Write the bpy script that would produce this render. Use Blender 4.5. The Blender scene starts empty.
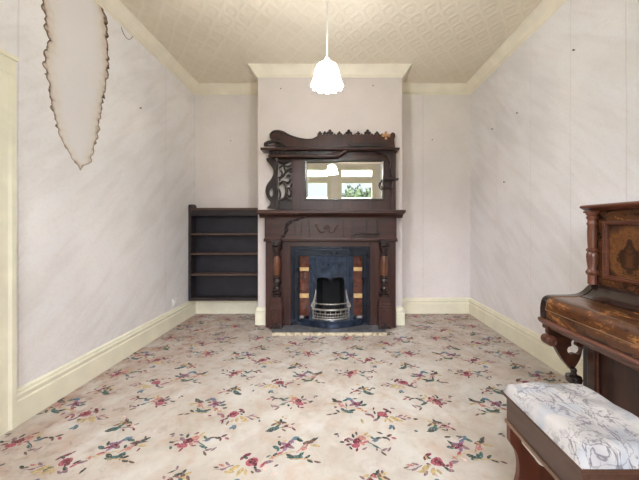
import bpy, bmesh, math, random
from mathutils import Vector, Matrix
SC = bpy.context.scene
COL = SC.collection
PI = math.pi
F, CX, CY, CAMZ = 284.0, 335.0, 226.0, 1.135

def at(px, py, Y):
    """photo pixel -> (x, z) on the plane at distance Y"""
    return ((px - CX) * Y / F, CAMZ - (py - CY) * Y / F)

def lin(c):
    out = []
    for v in c:
        v = v / 255.0
        out.append(v / 12.92 if v <= 0.04045 else ((v + 0.055) / 1.055) ** 2.4)
    return tuple(out) + (1.0,)

# ------------------------------------------------------------------ mesh helpers
def box(bm, x0, x1, y0, y1, z0, z1, mi=0):
    vs = [bm.verts.new((x, y, z)) for x in (x0, x1) for y in (y0, y1) for z in (z0, z1)]
    for q in ((0, 1, 3, 2), (4, 6, 7, 5), (0, 4, 5, 1), (2, 3, 7, 6), (0, 2, 6, 4), (1, 5, 7, 3)):
        f = bm.faces.new([vs[i] for i in q]); f.material_index = mi

def prism(bm, outer, holes=(), plane='y', a=0.0, b=1.0):
    """plane 'y': outline (x,z) extruded y=a..b; 'x': outline (y,z); 'z': outline (x,y)"""
    def v3(p, d):
        return {'y': (p[0], d, p[1]), 'x': (d, p[0], p[1]), 'z': (p[0], p[1], d)}[plane]
    loops = [list(outer)] + [list(h) for h in holes]
    lv, edges = [], []
    for L in loops:
        vs = [bm.verts.new(v3(p, a)) for p in L]
        lv.append(vs)
        for i in range(len(vs)):
            edges.append(bm.edges.new((vs[i], vs[(i + 1) % len(vs)])))
    r = bmesh.ops.triangle_fill(bm, use_beauty=True, use_dissolve=False, edges=edges)
    faces = [g for g in r['geom'] if isinstance(g, bmesh.types.BMFace)]
    mp = {}
    for L, vs in zip(loops, lv):
        for p, v in zip(L, vs):
            mp[v] = bm.verts.new(v3(p, b))
    for f in faces:
        bm.faces.new([mp[v] for v in reversed(f.verts)])
    for vs in lv:
        n = len(vs)
        for i in range(n):
            bm.faces.new((vs[i], vs[(i + 1) % n], mp[vs[(i + 1) % n]], mp[vs[i]]))

def lathe(bm, prof, c, seg=20, axis='z', flute=0, famp=0.0):
    """prof: (radius, height) list"""
    rings = []
    for r, h in prof:
        ring = []
        for k in range(seg):
            t = 2 * PI * k / seg
            rr = r * (1 + famp * math.cos(flute * t)) if flute else r
            u, v = rr * math.cos(t), rr * math.sin(t)
            p = {'z': (u, v, h), 'y': (u, h, v), 'x': (h, u, v)}[axis]
            ring.append(bm.verts.new((p[0] + c[0], p[1] + c[1], p[2] + c[2])))
        rings.append(ring)
    for A, B in zip(rings, rings[1:]):
        for k in range(seg):
            bm.faces.new((A[k], A[(k + 1) % seg], B[(k + 1) % seg], B[k]))
    bm.faces.new(list(reversed(rings[0]))); bm.faces.new(rings[-1])

def tube(bm, pts, r, seg=8):
    pts = [Vector(p) for p in pts]
    rs = r if isinstance(r, (list, tuple)) else [r] * len(pts)
    rings = []
    up = Vector((0.123, 0.97, 0.21))
    for i, p in enumerate(pts):
        d = (pts[min(i + 1, len(pts) - 1)] - pts[max(i - 1, 0)]).normalized()
        s = d.cross(up)
        if s.length < 1e-4: s = d.cross(Vector((1, 0, 0)))
        s.normalize(); t = s.cross(d).normalized()
        rings.append([bm.verts.new(p + rs[i] * (math.cos(2 * PI * k / seg) * s + math.sin(2 * PI * k / seg) * t)) for k in range(seg)])
    for A, B in zip(rings, rings[1:]):
        for k in range(seg):
            bm.faces.new((A[k], A[(k + 1) % seg], B[(k + 1) % seg], B[k]))
    bm.faces.new(list(reversed(rings[0]))); bm.faces.new(rings[-1])

def spline(pts, n=6, closed=False):
    """Catmull-Rom"""
    out, N = [], len(pts)
    rng = range(N) if closed else range(N - 1)
    for i in rng:
        g = (lambda k: pts[k % N]) if closed else (lambda k: pts[max(0, min(N - 1, k))])
        p0, p1, p2, p3 = g(i - 1), g(i), g(i + 1), g(i + 2)
        for s in range(n):
            t = s / n
            out.append(tuple(0.5 * (2 * b + (c - a) * t + (2 * a - 5 * b + 4 * c - d) * t * t + (3 * b - a - 3 * c + d) * t ** 3)
                             for a, b, c, d in zip(p0, p1, p2, p3)))
    if not closed: out.append(tuple(pts[-1]))
    return out

def ell(cx, cy, rx, ry, n=14, rot=0.0):
    o = []
    for k in range(n):
        t = 2 * PI * k / n
        u, v = rx * math.cos(t), ry * math.sin(t)
        o.append((cx + u * math.cos(rot) - v * math.sin(rot), cy + u * math.sin(rot) + v * math.cos(rot)))
    return o

def wloc(p):
    v = Vector((0, 0, 0))
    while p is not None:
        v = v + p.location; p = p.parent
    return v

def obj(name, bm, mats, parent=None, smooth=None, bevel=0.0, seg=2, loc=None):
    """verts in world coordinates; smooth = crease angle in degrees"""
    bmesh.ops.recalc_face_normals(bm, faces=bm.faces[:])
    off = wloc(parent) if parent is not None else Vector((0, 0, 0))
    org = Vector(loc) if loc is not None else off
    bmesh.ops.translate(bm, verts=bm.verts[:], vec=-org)
    me = bpy.data.meshes.new(name)
    bm.to_mesh(me); bm.free()
    for m in (mats if isinstance(mats, (list, tuple)) else [mats]):
        me.materials.append(m)
    o = bpy.data.objects.new(name, me); COL.objects.link(o)
    if parent is not None: o.parent = parent
    o.location = org - off
    if smooth is not None:
        me.polygons.foreach_set('use_smooth', [True] * len(me.polygons))
        me.set_sharp_from_angle(angle=math.radians(smooth))
    if bevel:
        md = o.modifiers.new('bevel', 'BEVEL'); md.width = bevel; md.segments = seg
        md.limit_method = 'ANGLE'; md.angle_limit = math.radians(40); md.harden_normals = False
    return o

def tag(o, label, cat, group=None):
    o['label'] = label; o['category'] = cat
    if group: o['group'] = group
    return o

def thing(name, label, cat, loc=(0, 0, 0), group=None):
    o = bpy.data.objects.new(name, None); COL.objects.link(o)
    o.location = loc; o.empty_display_size = 0.1
    return tag(o, label, cat, group)

def struct(name, bm, m, smooth=None, bevel=0.0, parent=None):
    o = obj(name, bm, m, parent, smooth, bevel)
    if parent is None: o['kind'] = 'structure'
    return o

def BM(): return bmesh.new()

# ------------------------------------------------------------------ materials
class NT:
    def __init__(s, name):
        s.m = bpy.data.materials.new(name); s.m.use_nodes = True
        s.t = s.m.node_tree; s.t.nodes.clear()
        s.out = s.n('ShaderNodeOutputMaterial'); s.b = s.n('ShaderNodeBsdfPrincipled')
        s.t.links.new(s.b.outputs[0], s.out.inputs[0])
        s.tc = s.n('ShaderNodeTexCoord')
    def n(s, typ, **kw):
        nd = s.t.nodes.new(typ)
        for k, v in kw.items(): setattr(nd, k, v)
        return nd
    def l(s, a, b): s.t.links.new(a, b)
    def set(s, sock, v):
        if hasattr(v, 'is_output'): s.l(v, sock)
        else: sock.default_value = v
    def math(s, op, a, b=0.0, c=0.0):
        nd = s.n('ShaderNodeMath', operation=op)
        s.set(nd.inputs[0], a); s.set(nd.inputs[1], b)
        if len(nd.inputs) > 2: s.set(nd.inputs[2], c)
        return nd.outputs[0]
    def mapping(s, scale=(1, 1, 1), rot=(0, 0, 0), loc=(0, 0, 0), vec=None):
        nd = s.n('ShaderNodeMapping')
        nd.inputs['Scale'].default_value = scale; nd.inputs['Rotation'].default_value = rot; nd.inputs['Location'].default_value = loc
        s.l(vec if vec is not None else s.tc.outputs['Object'], nd.inputs['Vector'])
        return nd.outputs[0]
    def noise(s, scale, detail=4, rough=0.55, dist=0.0, vec=None):
        nd = s.n('ShaderNodeTexNoise')
        nd.inputs['Scale'].default_value = scale; nd.inputs['Detail'].default_value = detail
        nd.inputs['Roughness'].default_value = rough; nd.inputs['Distortion'].default_value = dist
        s.l(vec if vec is not None else s.tc.outputs['Object'], nd.inputs['Vector'])
        return nd.outputs['Fac']
    def ramp(s, fac, stops, interp='LINEAR'):
        nd = s.n('ShaderNodeValToRGB'); cr = nd.color_ramp; cr.interpolation = interp
        while len(cr.elements) < len(stops): cr.elements.new(0.5)
        for e, (p, c) in zip(cr.elements, stops):
            e.position = p; e.color = c if len(c) == 4 else lin(c)
        s.l(fac, nd.inputs[0]); return nd.outputs[0]
    def mix(s, fac, a, b, blend='MIX'):
        nd = s.n('ShaderNodeMix', data_type='RGBA', blend_type=blend)
        s.set(nd.inputs['Factor'], fac)
        s.set(nd.inputs['A'], a); s.set(nd.inputs['B'], b)
        return nd.outputs['Result']
    def bump(s, h, strength=0.3, dist=0.01):
        nd = s.n('ShaderNodeBump'); nd.inputs['Strength'].default_value = strength; nd.inputs['Distance'].default_value = dist
        s.l(h, nd.inputs['Height']); s.l(nd.outputs[0], s.b.inputs['Normal'])
    def sep(s, vec=None):
        nd = s.n('ShaderNodeSeparateXYZ'); s.l(vec if vec is not None else s.tc.outputs['Object'], nd.inputs[0]); return nd.outputs
    def col(s, v): s.set(s.b.inputs['Base Color'], v)
    def p(s, **kw):
        for k, v in kw.items(): s.b.inputs[k.replace('_', ' ')].default_value = v

def plain(name, c, rough=0.5, metal=0.0, var=0.12, scale=30, bump=0.0, spec=0.5, coat=0.0):
    n = NT(name); f = n.noise(scale, 4)
    c0 = tuple(x * (1 - var) for x in c); c1 = tuple(min(255, x * (1 + var)) for x in c)
    n.col(n.ramp(f, [(0.3, lin(c0)), (0.7, lin(c1))]))
    n.p(Roughness=rough, Metallic=metal, Specular_IOR_Level=spec, Coat_Weight=coat, Coat_Roughness=0.15)
    if bump: n.bump(n.noise(scale * 4, 3), bump, 0.003)
    return n.m

def wood(name, dark, light, rough=0.35, axis='z', scale=14, coat=0.3, bump=0.06):
    n = NT(name)
    sc = {'x': (0.09, 1, 1), 'y': (1, 0.09, 1), 'z': (1, 1, 0.09)}[axis]
    v = n.mapping(scale=sc)
    f = n.noise(scale, 6, 0.62, 1.2, v)
    g = n.noise(scale * 5, 4, 0.6, 0.3, v)
    h = n.math('ADD', n.math('MULTIPLY', f, 0.75), n.math('MULTIPLY', g, 0.25))
    n.col(n.ramp(h, [(0.32, lin(dark)), (0.66, lin(light))]))
    n.p(Roughness=rough, Coat_Weight=coat, Coat_Roughness=0.2)
    n.bump(h, bump, 0.004)
    return n.m

def burl(name, dark, mid, gold, centre=None, rough=0.28):
    n = NT(name)
    vec = n.tc.outputs['Object']
    if centre is not None:           # book-matched veneer around a vertical centre line (local y)
        sx = n.sep()
        ay = n.math('ABSOLUTE', n.math('SUBTRACT', sx[1], centre))
        cb = n.n('ShaderNodeCombineXYZ'); n.l(sx[0], cb.inputs[0]); n.l(ay, cb.inputs[1]); n.l(sx[2], cb.inputs[2])
        vec = cb.outputs[0]
    f = n.noise(7, 8, 0.68, 2.6, n.mapping(scale=(1, 1, 0.75) if centre is not None else (1, .38, 1), vec=vec))
    g = n.noise(38, 5, 0.6, 1.4, vec)
    h = n.math('ADD', n.math('MULTIPLY', f, 0.78), n.math('MULTIPLY', g, 0.22))
    if centre is not None:           # dark flame at the heart of the matched veneer
        zc_ = n.math('SUBTRACT', sx[2], 0.985)
        rr = n.math('SQRT', n.math('ADD', n.math('POWER', n.math('MULTIPLY', ay, 15.0), 2.0), n.math('POWER', n.math('MULTIPLY', zc_, 9.5), 2.0)))
        rr = n.math('ADD', rr, n.math('MULTIPLY', n.math('SUBTRACT', h, 0.5), 3.4))
        n.col(n.ramp(n.math('MULTIPLY', rr, 0.5), [(0.08, lin(mid)), (0.17, lin(dark)), (0.30, lin(dark)), (0.42, lin(gold)), (0.52, lin(mid)), (0.60, lin(gold)), (0.78, lin(mid)), (0.95, lin(dark))]))
    else: n.col(n.ramp(h, [(0.36, lin(dark)), (0.46, lin(mid)), (0.53, lin(mid)), (0.62, lin(gold))]))
    n.p(Roughness=rough, Coat_Weight=0.45, Coat_Roughness=0.18)
    return n.m

def wallpaper(name, u_axis, seams=(), stain=None, base=(221, 213, 212), flip=1):
    n = NT(name)
    s = n.sep(); U = s[u_axis]; Z = s[2]
    big = n.noise(1.1, 3)
    c = n.ramp(big, [(0.3, lin(tuple(v * 0.955 for v in base))), (0.7, lin(tuple(min(255, v * 1.03) for v in base)))])
    # diagonal wisps, paler and darker in the colour, also in the bump
    ang = math.radians(42) * flip
    if u_axis == 1: vm = n.mapping(rot=(-ang, 0, 0)); vm = n.mapping(scale=(1, 1.0, 5.5), vec=vm)
    else: vm = n.mapping(rot=(0, ang, 0)); vm = n.mapping(scale=(1.0, 1, 5.5), vec=vm)
    wisp = n.noise(2.0, 4, 0.55, 0.5, vm)
    c = n.mix(n.ramp(wisp, [(0.47, (0, 0, 0, 1)), (0.68, (0.42, 0.42, 0.42, 1) if u_axis == 1 else (0.06, 0.06, 0.06, 1))]), c, lin((240, 240, 245)))
    if u_axis == 1: c = n.mix(n.ramp(wisp, [(0.34, (0.2, 0.2, 0.2, 1)), (0.50, (0, 0, 0, 1))]), c, lin((206, 200, 200)))
    c = n.mix(n.ramp(n.noise(55, 3), [(0.5, (0, 0, 0, 1)), (0.75, (0.16, 0.16, 0.16, 1))]), c, lin((196, 182, 176)))
    h = n.math('MULTIPLY', wisp, 1.0 if u_axis == 1 else 0.15)
    h = n.math('ADD', h, n.math('MULTIPLY', n.noise(60, 3), 0.10))
    for sv in seams:
        wob = n.math('MULTIPLY', n.math('SUBTRACT', n.noise(0.8, 2), 0.5), 0.02)
        d = n.math('ABSOLUTE', n.math('SUBTRACT', n.math('ADD', U, wob), sv))
        k = n.math('SUBTRACT', 1.0, n.math('MULTIPLY', d, 1 / 0.006)); k = n.math('MAXIMUM', k, 0.0)
        c = n.mix(n.math('MULTIPLY', k, 0.2), c, lin((168, 156, 152)))
        h = n.math('SUBTRACT', h, n.math('MULTIPLY', k, 0.25))
    if stain is not None:            # the water mark: left and right outline against height
        z0, z1, y0, y1, L, R = stain
        t = n.math('DIVIDE', n.math('SUBTRACT', Z, z0), z1 - z0)
        def curve(P):
            nd = n.n('ShaderNodeValToRGB'); cr = nd.color_ramp
            while len(cr.elements) < len(P): cr.elements.new(0.5)
            for e, (y, z) in zip(cr.elements, P):
                q = (y - y0) / (y1 - y0); e.position = (z - z0) / (z1 - z0); e.color = (q, q, q, 1)
            n.l(t, nd.inputs[0])
            return n.math('ADD', n.math('MULTIPLY', nd.outputs[0], y1 - y0), y0)
        sv_ = n.n('ShaderNodeTexVoronoi'); sv_.inputs['Scale'].default_value = 24; n.l(n.tc.outputs['Object'], sv_.inputs['Vector'])
        wig = n.math('MULTIPLY', n.math('SUBTRACT', 0.42, sv_.outputs['Distance']), 0.034)
        wig = n.math('ADD', wig, n.math('MULTIPLY', n.math('SUBTRACT', n.noise(14, 3), 0.5), 0.03))
        wig = n.math('ADD', wig, n.math('MULTIPLY', n.math('SUBTRACT', n.noise(90, 2), 0.5), 0.010))
        a = n.math('SUBTRACT', U, curve(L)); b = n.math('SUBTRACT', curve(R), U)
        d = n.math('ADD', n.math('MINIMUM', a, b), wig)
        d = n.math('MINIMUM', d, n.math('MULTIPLY', n.math('SUBTRACT', Z, L[0][1] - 0.006), 0.8))
        t2 = n.math('MULTIPLY', t, t)
        d = n.math('DIVIDE', d, 0.20)          # 1 = 20 cm inside
        strong = n.math('ADD', 0.62, n.math('MULTIPLY', t, 0.75))     # darker towards the top
        paper = n.ramp(d, [(0.0, lin((122, 92, 66))), (0.06, lin((150, 118, 90))), (0.16, lin((196, 174, 148))), (0.36, lin((222, 215, 208))), (0.75, lin((229, 225, 224)))])
        clean = n.ramp(d, [(0.0, lin((150, 128, 108))), (0.05, lin((206, 190, 174))), (0.16, lin((227, 222, 218))), (0.5, lin((230, 226, 226)))])
        paper = n.mix(n.math('MINIMUM', n.math('ADD', n.math('MULTIPLY', t2, 0.9), 0.08), 1.0), clean, paper)
        mask = n.ramp(d, [(0.0, (0, 0, 0, 1)), (0.012, (1, 1, 1, 1))])
        c = n.mix(mask, c, paper)
        rim = n.ramp(n.math('MULTIPLY', d, n.math('SUBTRACT', 1.45, n.math('MULTIPLY', t, 0.9))), [(-0.0, (0, 0, 0, 1)), (0.004, (1, 1, 1, 1)), (0.035, (0.8, 0.8, 0.8, 1)), (0.085, (0, 0, 0, 1))])
        rim = n.math('MULTIPLY', rim, n.math('MULTIPLY', strong, n.ramp(n.noise(16, 3), [(0.25, (0.55, 0.55, 0.55, 1)), (0.55, (1, 1, 1, 1))])))
        c = n.mix(n.math('MINIMUM', rim, 1.0), c, lin((64, 38, 18)))
    n.col(c); n.p(Roughness=0.62, Specular_IOR_Level=0.3)
    n.bump(h, 0.45, 0.02)
    return n.m

M = {}
M['paint'] = plain('cream_paint', (236, 232, 211), 0.42, var=0.03, scale=6)
M['cornice'] = plain('cornice_paint', (238, 230, 214), 0.5, var=0.03, scale=5)
M['mantel'] = wood('mahogany', (37, 17, 15), (74, 39, 33), 0.36, 'z', 16, 0.25)
M['mantel_x'] = wood('mahogany_rail', (37, 17, 15), (76, 40, 34), 0.36, 'x', 16, 0.25)
M['mantel_dark'] = wood('dark_carving', (22, 12, 12), (44, 25, 23), 0.4, 'z', 22, 0.2)
M['column_wood'] = wood('column_wood', (70, 40, 28), (122, 76, 50), 0.3, 'z', 18, 0.3)
M['bare_wood'] = plain('bare_gold_wood', (190, 142, 92), 0.5, var=0.12, scale=60)
M['book_dark'] = plain('bookcase_stain', (42, 34, 36), 0.45, var=0.2, scale=12, bump=0.05)
M['book_shelf'] = wood('bookcase_board', (66, 48, 42), (108, 82, 70), 0.42, 'x', 14, 0.1)
M['book_back'] = plain('bookcase_back', (36, 34, 42), 0.5, var=0.15, scale=8)
M['iron'] = plain('cast_iron', (56, 66, 84), 0.27, metal=0.6, var=0.3, scale=14, bump=0.05)
M['iron_frame'] = plain('cast_iron_frame', (44, 49, 60), 0.26, metal=0.6, var=0.14, scale=14, bump=0.05)
M['iron_dark'] = plain('iron_soot', (20, 19, 21), 0.8, var=0.4, scale=10)
M['steel'] = plain('polished_bars', (160, 156, 152), 0.34, metal=0.8, var=0.2, scale=40)
M['tile_brown'] = plain('glazed_brown_tile', (78, 36, 22), 0.16, var=0.35, scale=22, coat=0.5)
M['tile_cream'] = plain('glazed_cream_tile', (206, 172, 122), 0.2, var=0.1, scale=30, coat=0.4)
M['piano'] = wood('piano_walnut', (44, 25, 18), (86, 52, 35), 0.3, 'y', 13, 0.45)
M['piano_red'] = wood('piano_moulding', (62, 33, 24), (112, 64, 46), 0.3, 'y', 18, 0.4)
M['piano_col'] = wood('piano_column', (66, 33, 23), (124, 70, 48), 0.32, 'z', 18, 0.4)
M['piano_dark'] = wood('piano_ebonised', (24, 17, 17), (48, 33, 28), 0.24, 'z', 12, 0.55)
M['piano_low'] = wood('piano_lower', (40, 20, 15), (68, 37, 26), 0.36, 'z', 12, 0.3)
M['inlay'] = plain('inlay_line', (128, 96, 68), 0.35, var=0.1)
M['stool_wood'] = wood('stool_wood', (50, 30, 22), (88, 58, 43), 0.36, 'y', 16, 0.3)
M['stool_leg'] = wood('stool_leg_wood', (62, 28, 18), (108, 56, 36), 0.38, 'z', 16, 0.25)
M['stool_bead'] = wood('stool_bead', (92, 66, 50), (136, 104, 80), 0.34, 'y', 16, 0.3)
M['pale'] = plain('pale_painted', (214, 206, 196), 0.35, var=0.06)
M['white'] = plain('white_plastic', (238, 236, 232), 0.35, var=0.02)
M['nail'] = plain('dark_nail', (62, 46, 40), 0.5, metal=0.4)
M['stone'] = plain('soil', (120, 116, 90), 0.9, var=0.3, scale=3)
M['hinge'] = plain('brass', (168, 136, 84), 0.3, metal=0.9)

# mirror
n = NT('mirror_silver'); n.col(lin((232, 232, 228))); n.p(Roughness=0.015, Metallic=1.0); M['mirror'] = n.m
# glass pane: clear with a faint reflection
n = NT('window_glass'); tr = n.n('ShaderNodeBsdfTransparent'); gl = n.n('ShaderNodeBsdfGlossy'); gl.inputs['Roughness'].default_value = 0.02
fr = n.n('ShaderNodeFresnel'); fr.inputs[0].default_value = 1.45; mx = n.n('ShaderNodeMixShader')
n.l(fr.outputs[0], mx.inputs[0]); n.l(tr.outputs[0], mx.inputs[1]); n.l(gl.outputs[0], mx.inputs[2]); n.l(mx.outputs[0], n.out.inputs[0])
M['glass'] = n.m
# glowing opal shade
LAMP = 46.0
n = NT('opal_glass_lit'); n.col(lin((250, 246, 238))); n.p(Roughness=0.3, Emission_Strength=LAMP); n.b.inputs['Emission Color'].default_value = (0.985, 0.99, 1.0, 1); M['opal'] = n.m
# ceiling: embossed paper with leafy diamond repeat
n = NT('embossed_ceiling')
wv = n.n('ShaderNodeVectorMath', operation='ADD')
nz = n.n('ShaderNodeTexNoise'); nz.inputs['Scale'].default_value = 3.0; n.l(n.tc.outputs['Object'], nz.inputs['Vector'])
sc_ = n.n('ShaderNodeVectorMath', operation='SCALE'); sc_.inputs['Scale'].default_value = 0.07; n.l(nz.outputs['Color'], sc_.inputs[0])
n.l(n.tc.outputs['Object'], wv.inputs[0]); n.l(sc_.outputs[0], wv.inputs[1])
S = n.sep(wv.outputs[0])
P_ = 0.17
a = n.math('ADD', n.math('MULTIPLY', S[0], 1.0), n.math('MULTIPLY', S[1], 0.8)); b = n.math('SUBTRACT', n.math('MULTIPLY', S[0], 1.0), n.math('MULTIPLY', S[1], 0.8))
wa = n.math('ABSOLUTE', n.math('SINE', n.math('MULTIPLY', a, PI / P_))); wb = n.math('ABSOLUTE', n.math('SINE', n.math('MULTIPLY', b, PI / P_)))
lat = n.math('MINIMUM', wa, wb)
lat = n.math('MINIMUM', n.math('MULTIPLY', lat, 3.0), 1.0)
pet = n.math('SINE', n.math('MULTIPLY', n.math('MULTIPLY', wa, wb), 8.0))
hh = n.math('ADD', n.math('MULTIPLY', lat, -0.6), n.math('MULTIPLY', pet, 0.28))
hh = n.math('ADD', hh, n.math('MULTIPLY', n.noise(45, 3), 0.6))
cc = n.ramp(n.noise(1.3, 4), [(0.3, lin((222, 211, 192))), (0.7, lin((233, 223, 206)))])
cc = n.mix(n.math('MULTIPLY', n.math('SUBTRACT', 1.0, lat), 0.22), cc, lin((246, 240, 226)))
cc = n.mix(n.ramp(n.noise(9, 4), [(0.55, (0, 0, 0, 1)), (0.8, (0.25, 0.25, 0.25, 1))]), cc, lin((206, 190, 164)))
n.col(cc); n.p(Roughness=0.7, Specular_IOR_Level=0.25); n.bump(hh, 0.42, 0.010); M['ceiling'] = n.m
# carpet ground and its printed colours
def carpet(name, c=None):
    n = NT(name)
    if c is None:
        f = n.noise(2.1, 5, 0.6, 0.4); g = n.noise(7.5, 4, 0.6, 0.5)
        k = n.ramp(f, [(0.32, lin((205, 203, 197))), (0.48, lin((195, 189, 180))), (0.72, lin((171, 157, 143)))])
        k = n.mix(n.ramp(g, [(0.5, (0, 0, 0, 1)), (0.72, (0.55, 0.55, 0.55, 1))]), k, lin((186, 154, 132)))
        k = n.mix(n.ramp(n.noise(4.2, 4), [(0.55, (0, 0, 0, 1)), (0.7, (0.5, 0.5, 0.5, 1))]), k, lin((214, 213, 212)))
        # darker, browner pile colour towards the hearth end and along the left wall
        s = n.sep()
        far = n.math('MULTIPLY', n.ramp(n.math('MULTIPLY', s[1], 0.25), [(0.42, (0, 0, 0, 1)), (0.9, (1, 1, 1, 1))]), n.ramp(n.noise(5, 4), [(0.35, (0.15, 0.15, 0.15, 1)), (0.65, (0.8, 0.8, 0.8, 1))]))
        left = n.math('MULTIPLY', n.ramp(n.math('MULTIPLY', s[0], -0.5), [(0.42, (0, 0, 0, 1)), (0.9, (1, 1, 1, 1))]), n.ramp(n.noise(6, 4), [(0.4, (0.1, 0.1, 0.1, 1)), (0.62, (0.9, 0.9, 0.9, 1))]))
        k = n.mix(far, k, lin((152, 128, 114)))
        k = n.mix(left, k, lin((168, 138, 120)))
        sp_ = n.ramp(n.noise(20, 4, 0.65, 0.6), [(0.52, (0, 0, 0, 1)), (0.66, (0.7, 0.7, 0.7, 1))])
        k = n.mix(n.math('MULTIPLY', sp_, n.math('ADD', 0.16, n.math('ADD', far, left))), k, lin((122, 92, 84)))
    else:
        f = n.noise(60, 3); v = lambda q: lin(tuple(min(255, x * q) for x in c))
        k = n.ramp(f, [(0.3, v(0.8)), (0.7, v(1.18))])
        k = n.mix(n.ramp(n.noise(140, 2), [(0.54, (0, 0, 0, 1)), (0.62, (0.35, 0.35, 0.35, 1))]), k, lin((200, 184, 172)))
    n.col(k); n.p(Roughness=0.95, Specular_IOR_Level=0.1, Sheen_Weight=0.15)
    n.bump(n.noise(420, 2), 0.35, 0.003)
    return n.m
CC = {'bu': (104, 34, 50), 'pk': (156, 74, 88), 'co': (172, 116, 106), 'te': (54, 90, 88), 'dg': (54, 62, 56), 'bl': (82, 112, 132),
      'oc': (176, 154, 108), 'br': (98, 74, 64), 'mv': (124, 96, 106), 'li': (128, 90, 120), 'pp': (200, 176, 168)}
CK = list(CC)
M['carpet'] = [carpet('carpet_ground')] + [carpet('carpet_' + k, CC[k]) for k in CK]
# stool fabric: white with grey drawn flowers
n = NT('stool_fabric')
w1 = n.noise(9, 3, 0.55, 2.2); line = n.math('ABSOLUTE', n.math('SUBTRACT', w1, 0.5))
m1 = n.ramp(line, [(0.008, (1, 1, 1, 1)), (0.030, (0, 0, 0, 1))])
w2 = n.noise(16, 3, 0.5, 1.5, n.mapping(loc=(3, 2, 1))); l2 = n.math('ABSOLUTE', n.math('SUBTRACT', w2, 0.52))
m2 = n.ramp(l2, [(0.008, (1, 1, 1, 1)), (0.034, (0, 0, 0, 1))])
zone = n.ramp(n.noise(5.5, 2, vec=n.mapping(loc=(1, 7, 0))), [(0.34, (0, 0, 0, 1)), (0.50, (1, 1, 1, 1))])
base = n.ramp(n.noise(6, 3), [(0.35, lin((166, 163, 166))), (0.6, lin((192, 188, 186)))])
c = n.mix(n.math('MULTIPLY', n.ramp(n.noise(11, 2, vec=n.mapping(loc=(5, 1, 0))), [(0.52, (0, 0, 0, 1)), (0.64, (1, 1, 1, 1))]), 0.45), base, lin((146, 156, 174)))
c = n.mix(n.math('MULTIPLY', m1, n.math('MULTIPLY', zone, 0.75)), c, lin((84, 80, 88)))
c = n.mix(n.math('MULTIPLY', m2, n.math('MULTIPLY', zone, 0.55)), c, lin((100, 95, 106)))
n.col(c); n.p(Roughness=0.85, Sheen_Weight=0.1); n.bump(n.noise(7, 3), 0.35, 0.02); M['fabric'] = n.m
M['burl'] = burl('burl_veneer', (36, 21, 13), (84, 50, 28), (176, 122, 66), None, 0.26)

# ------------------------------------------------------------------ the room
XL, XR, YB, YF, H = -1.825, 1.76, 3.70, -1.25, 2.955
BX0, BX1, BY = -0.887, 0.771, 3.27
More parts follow.
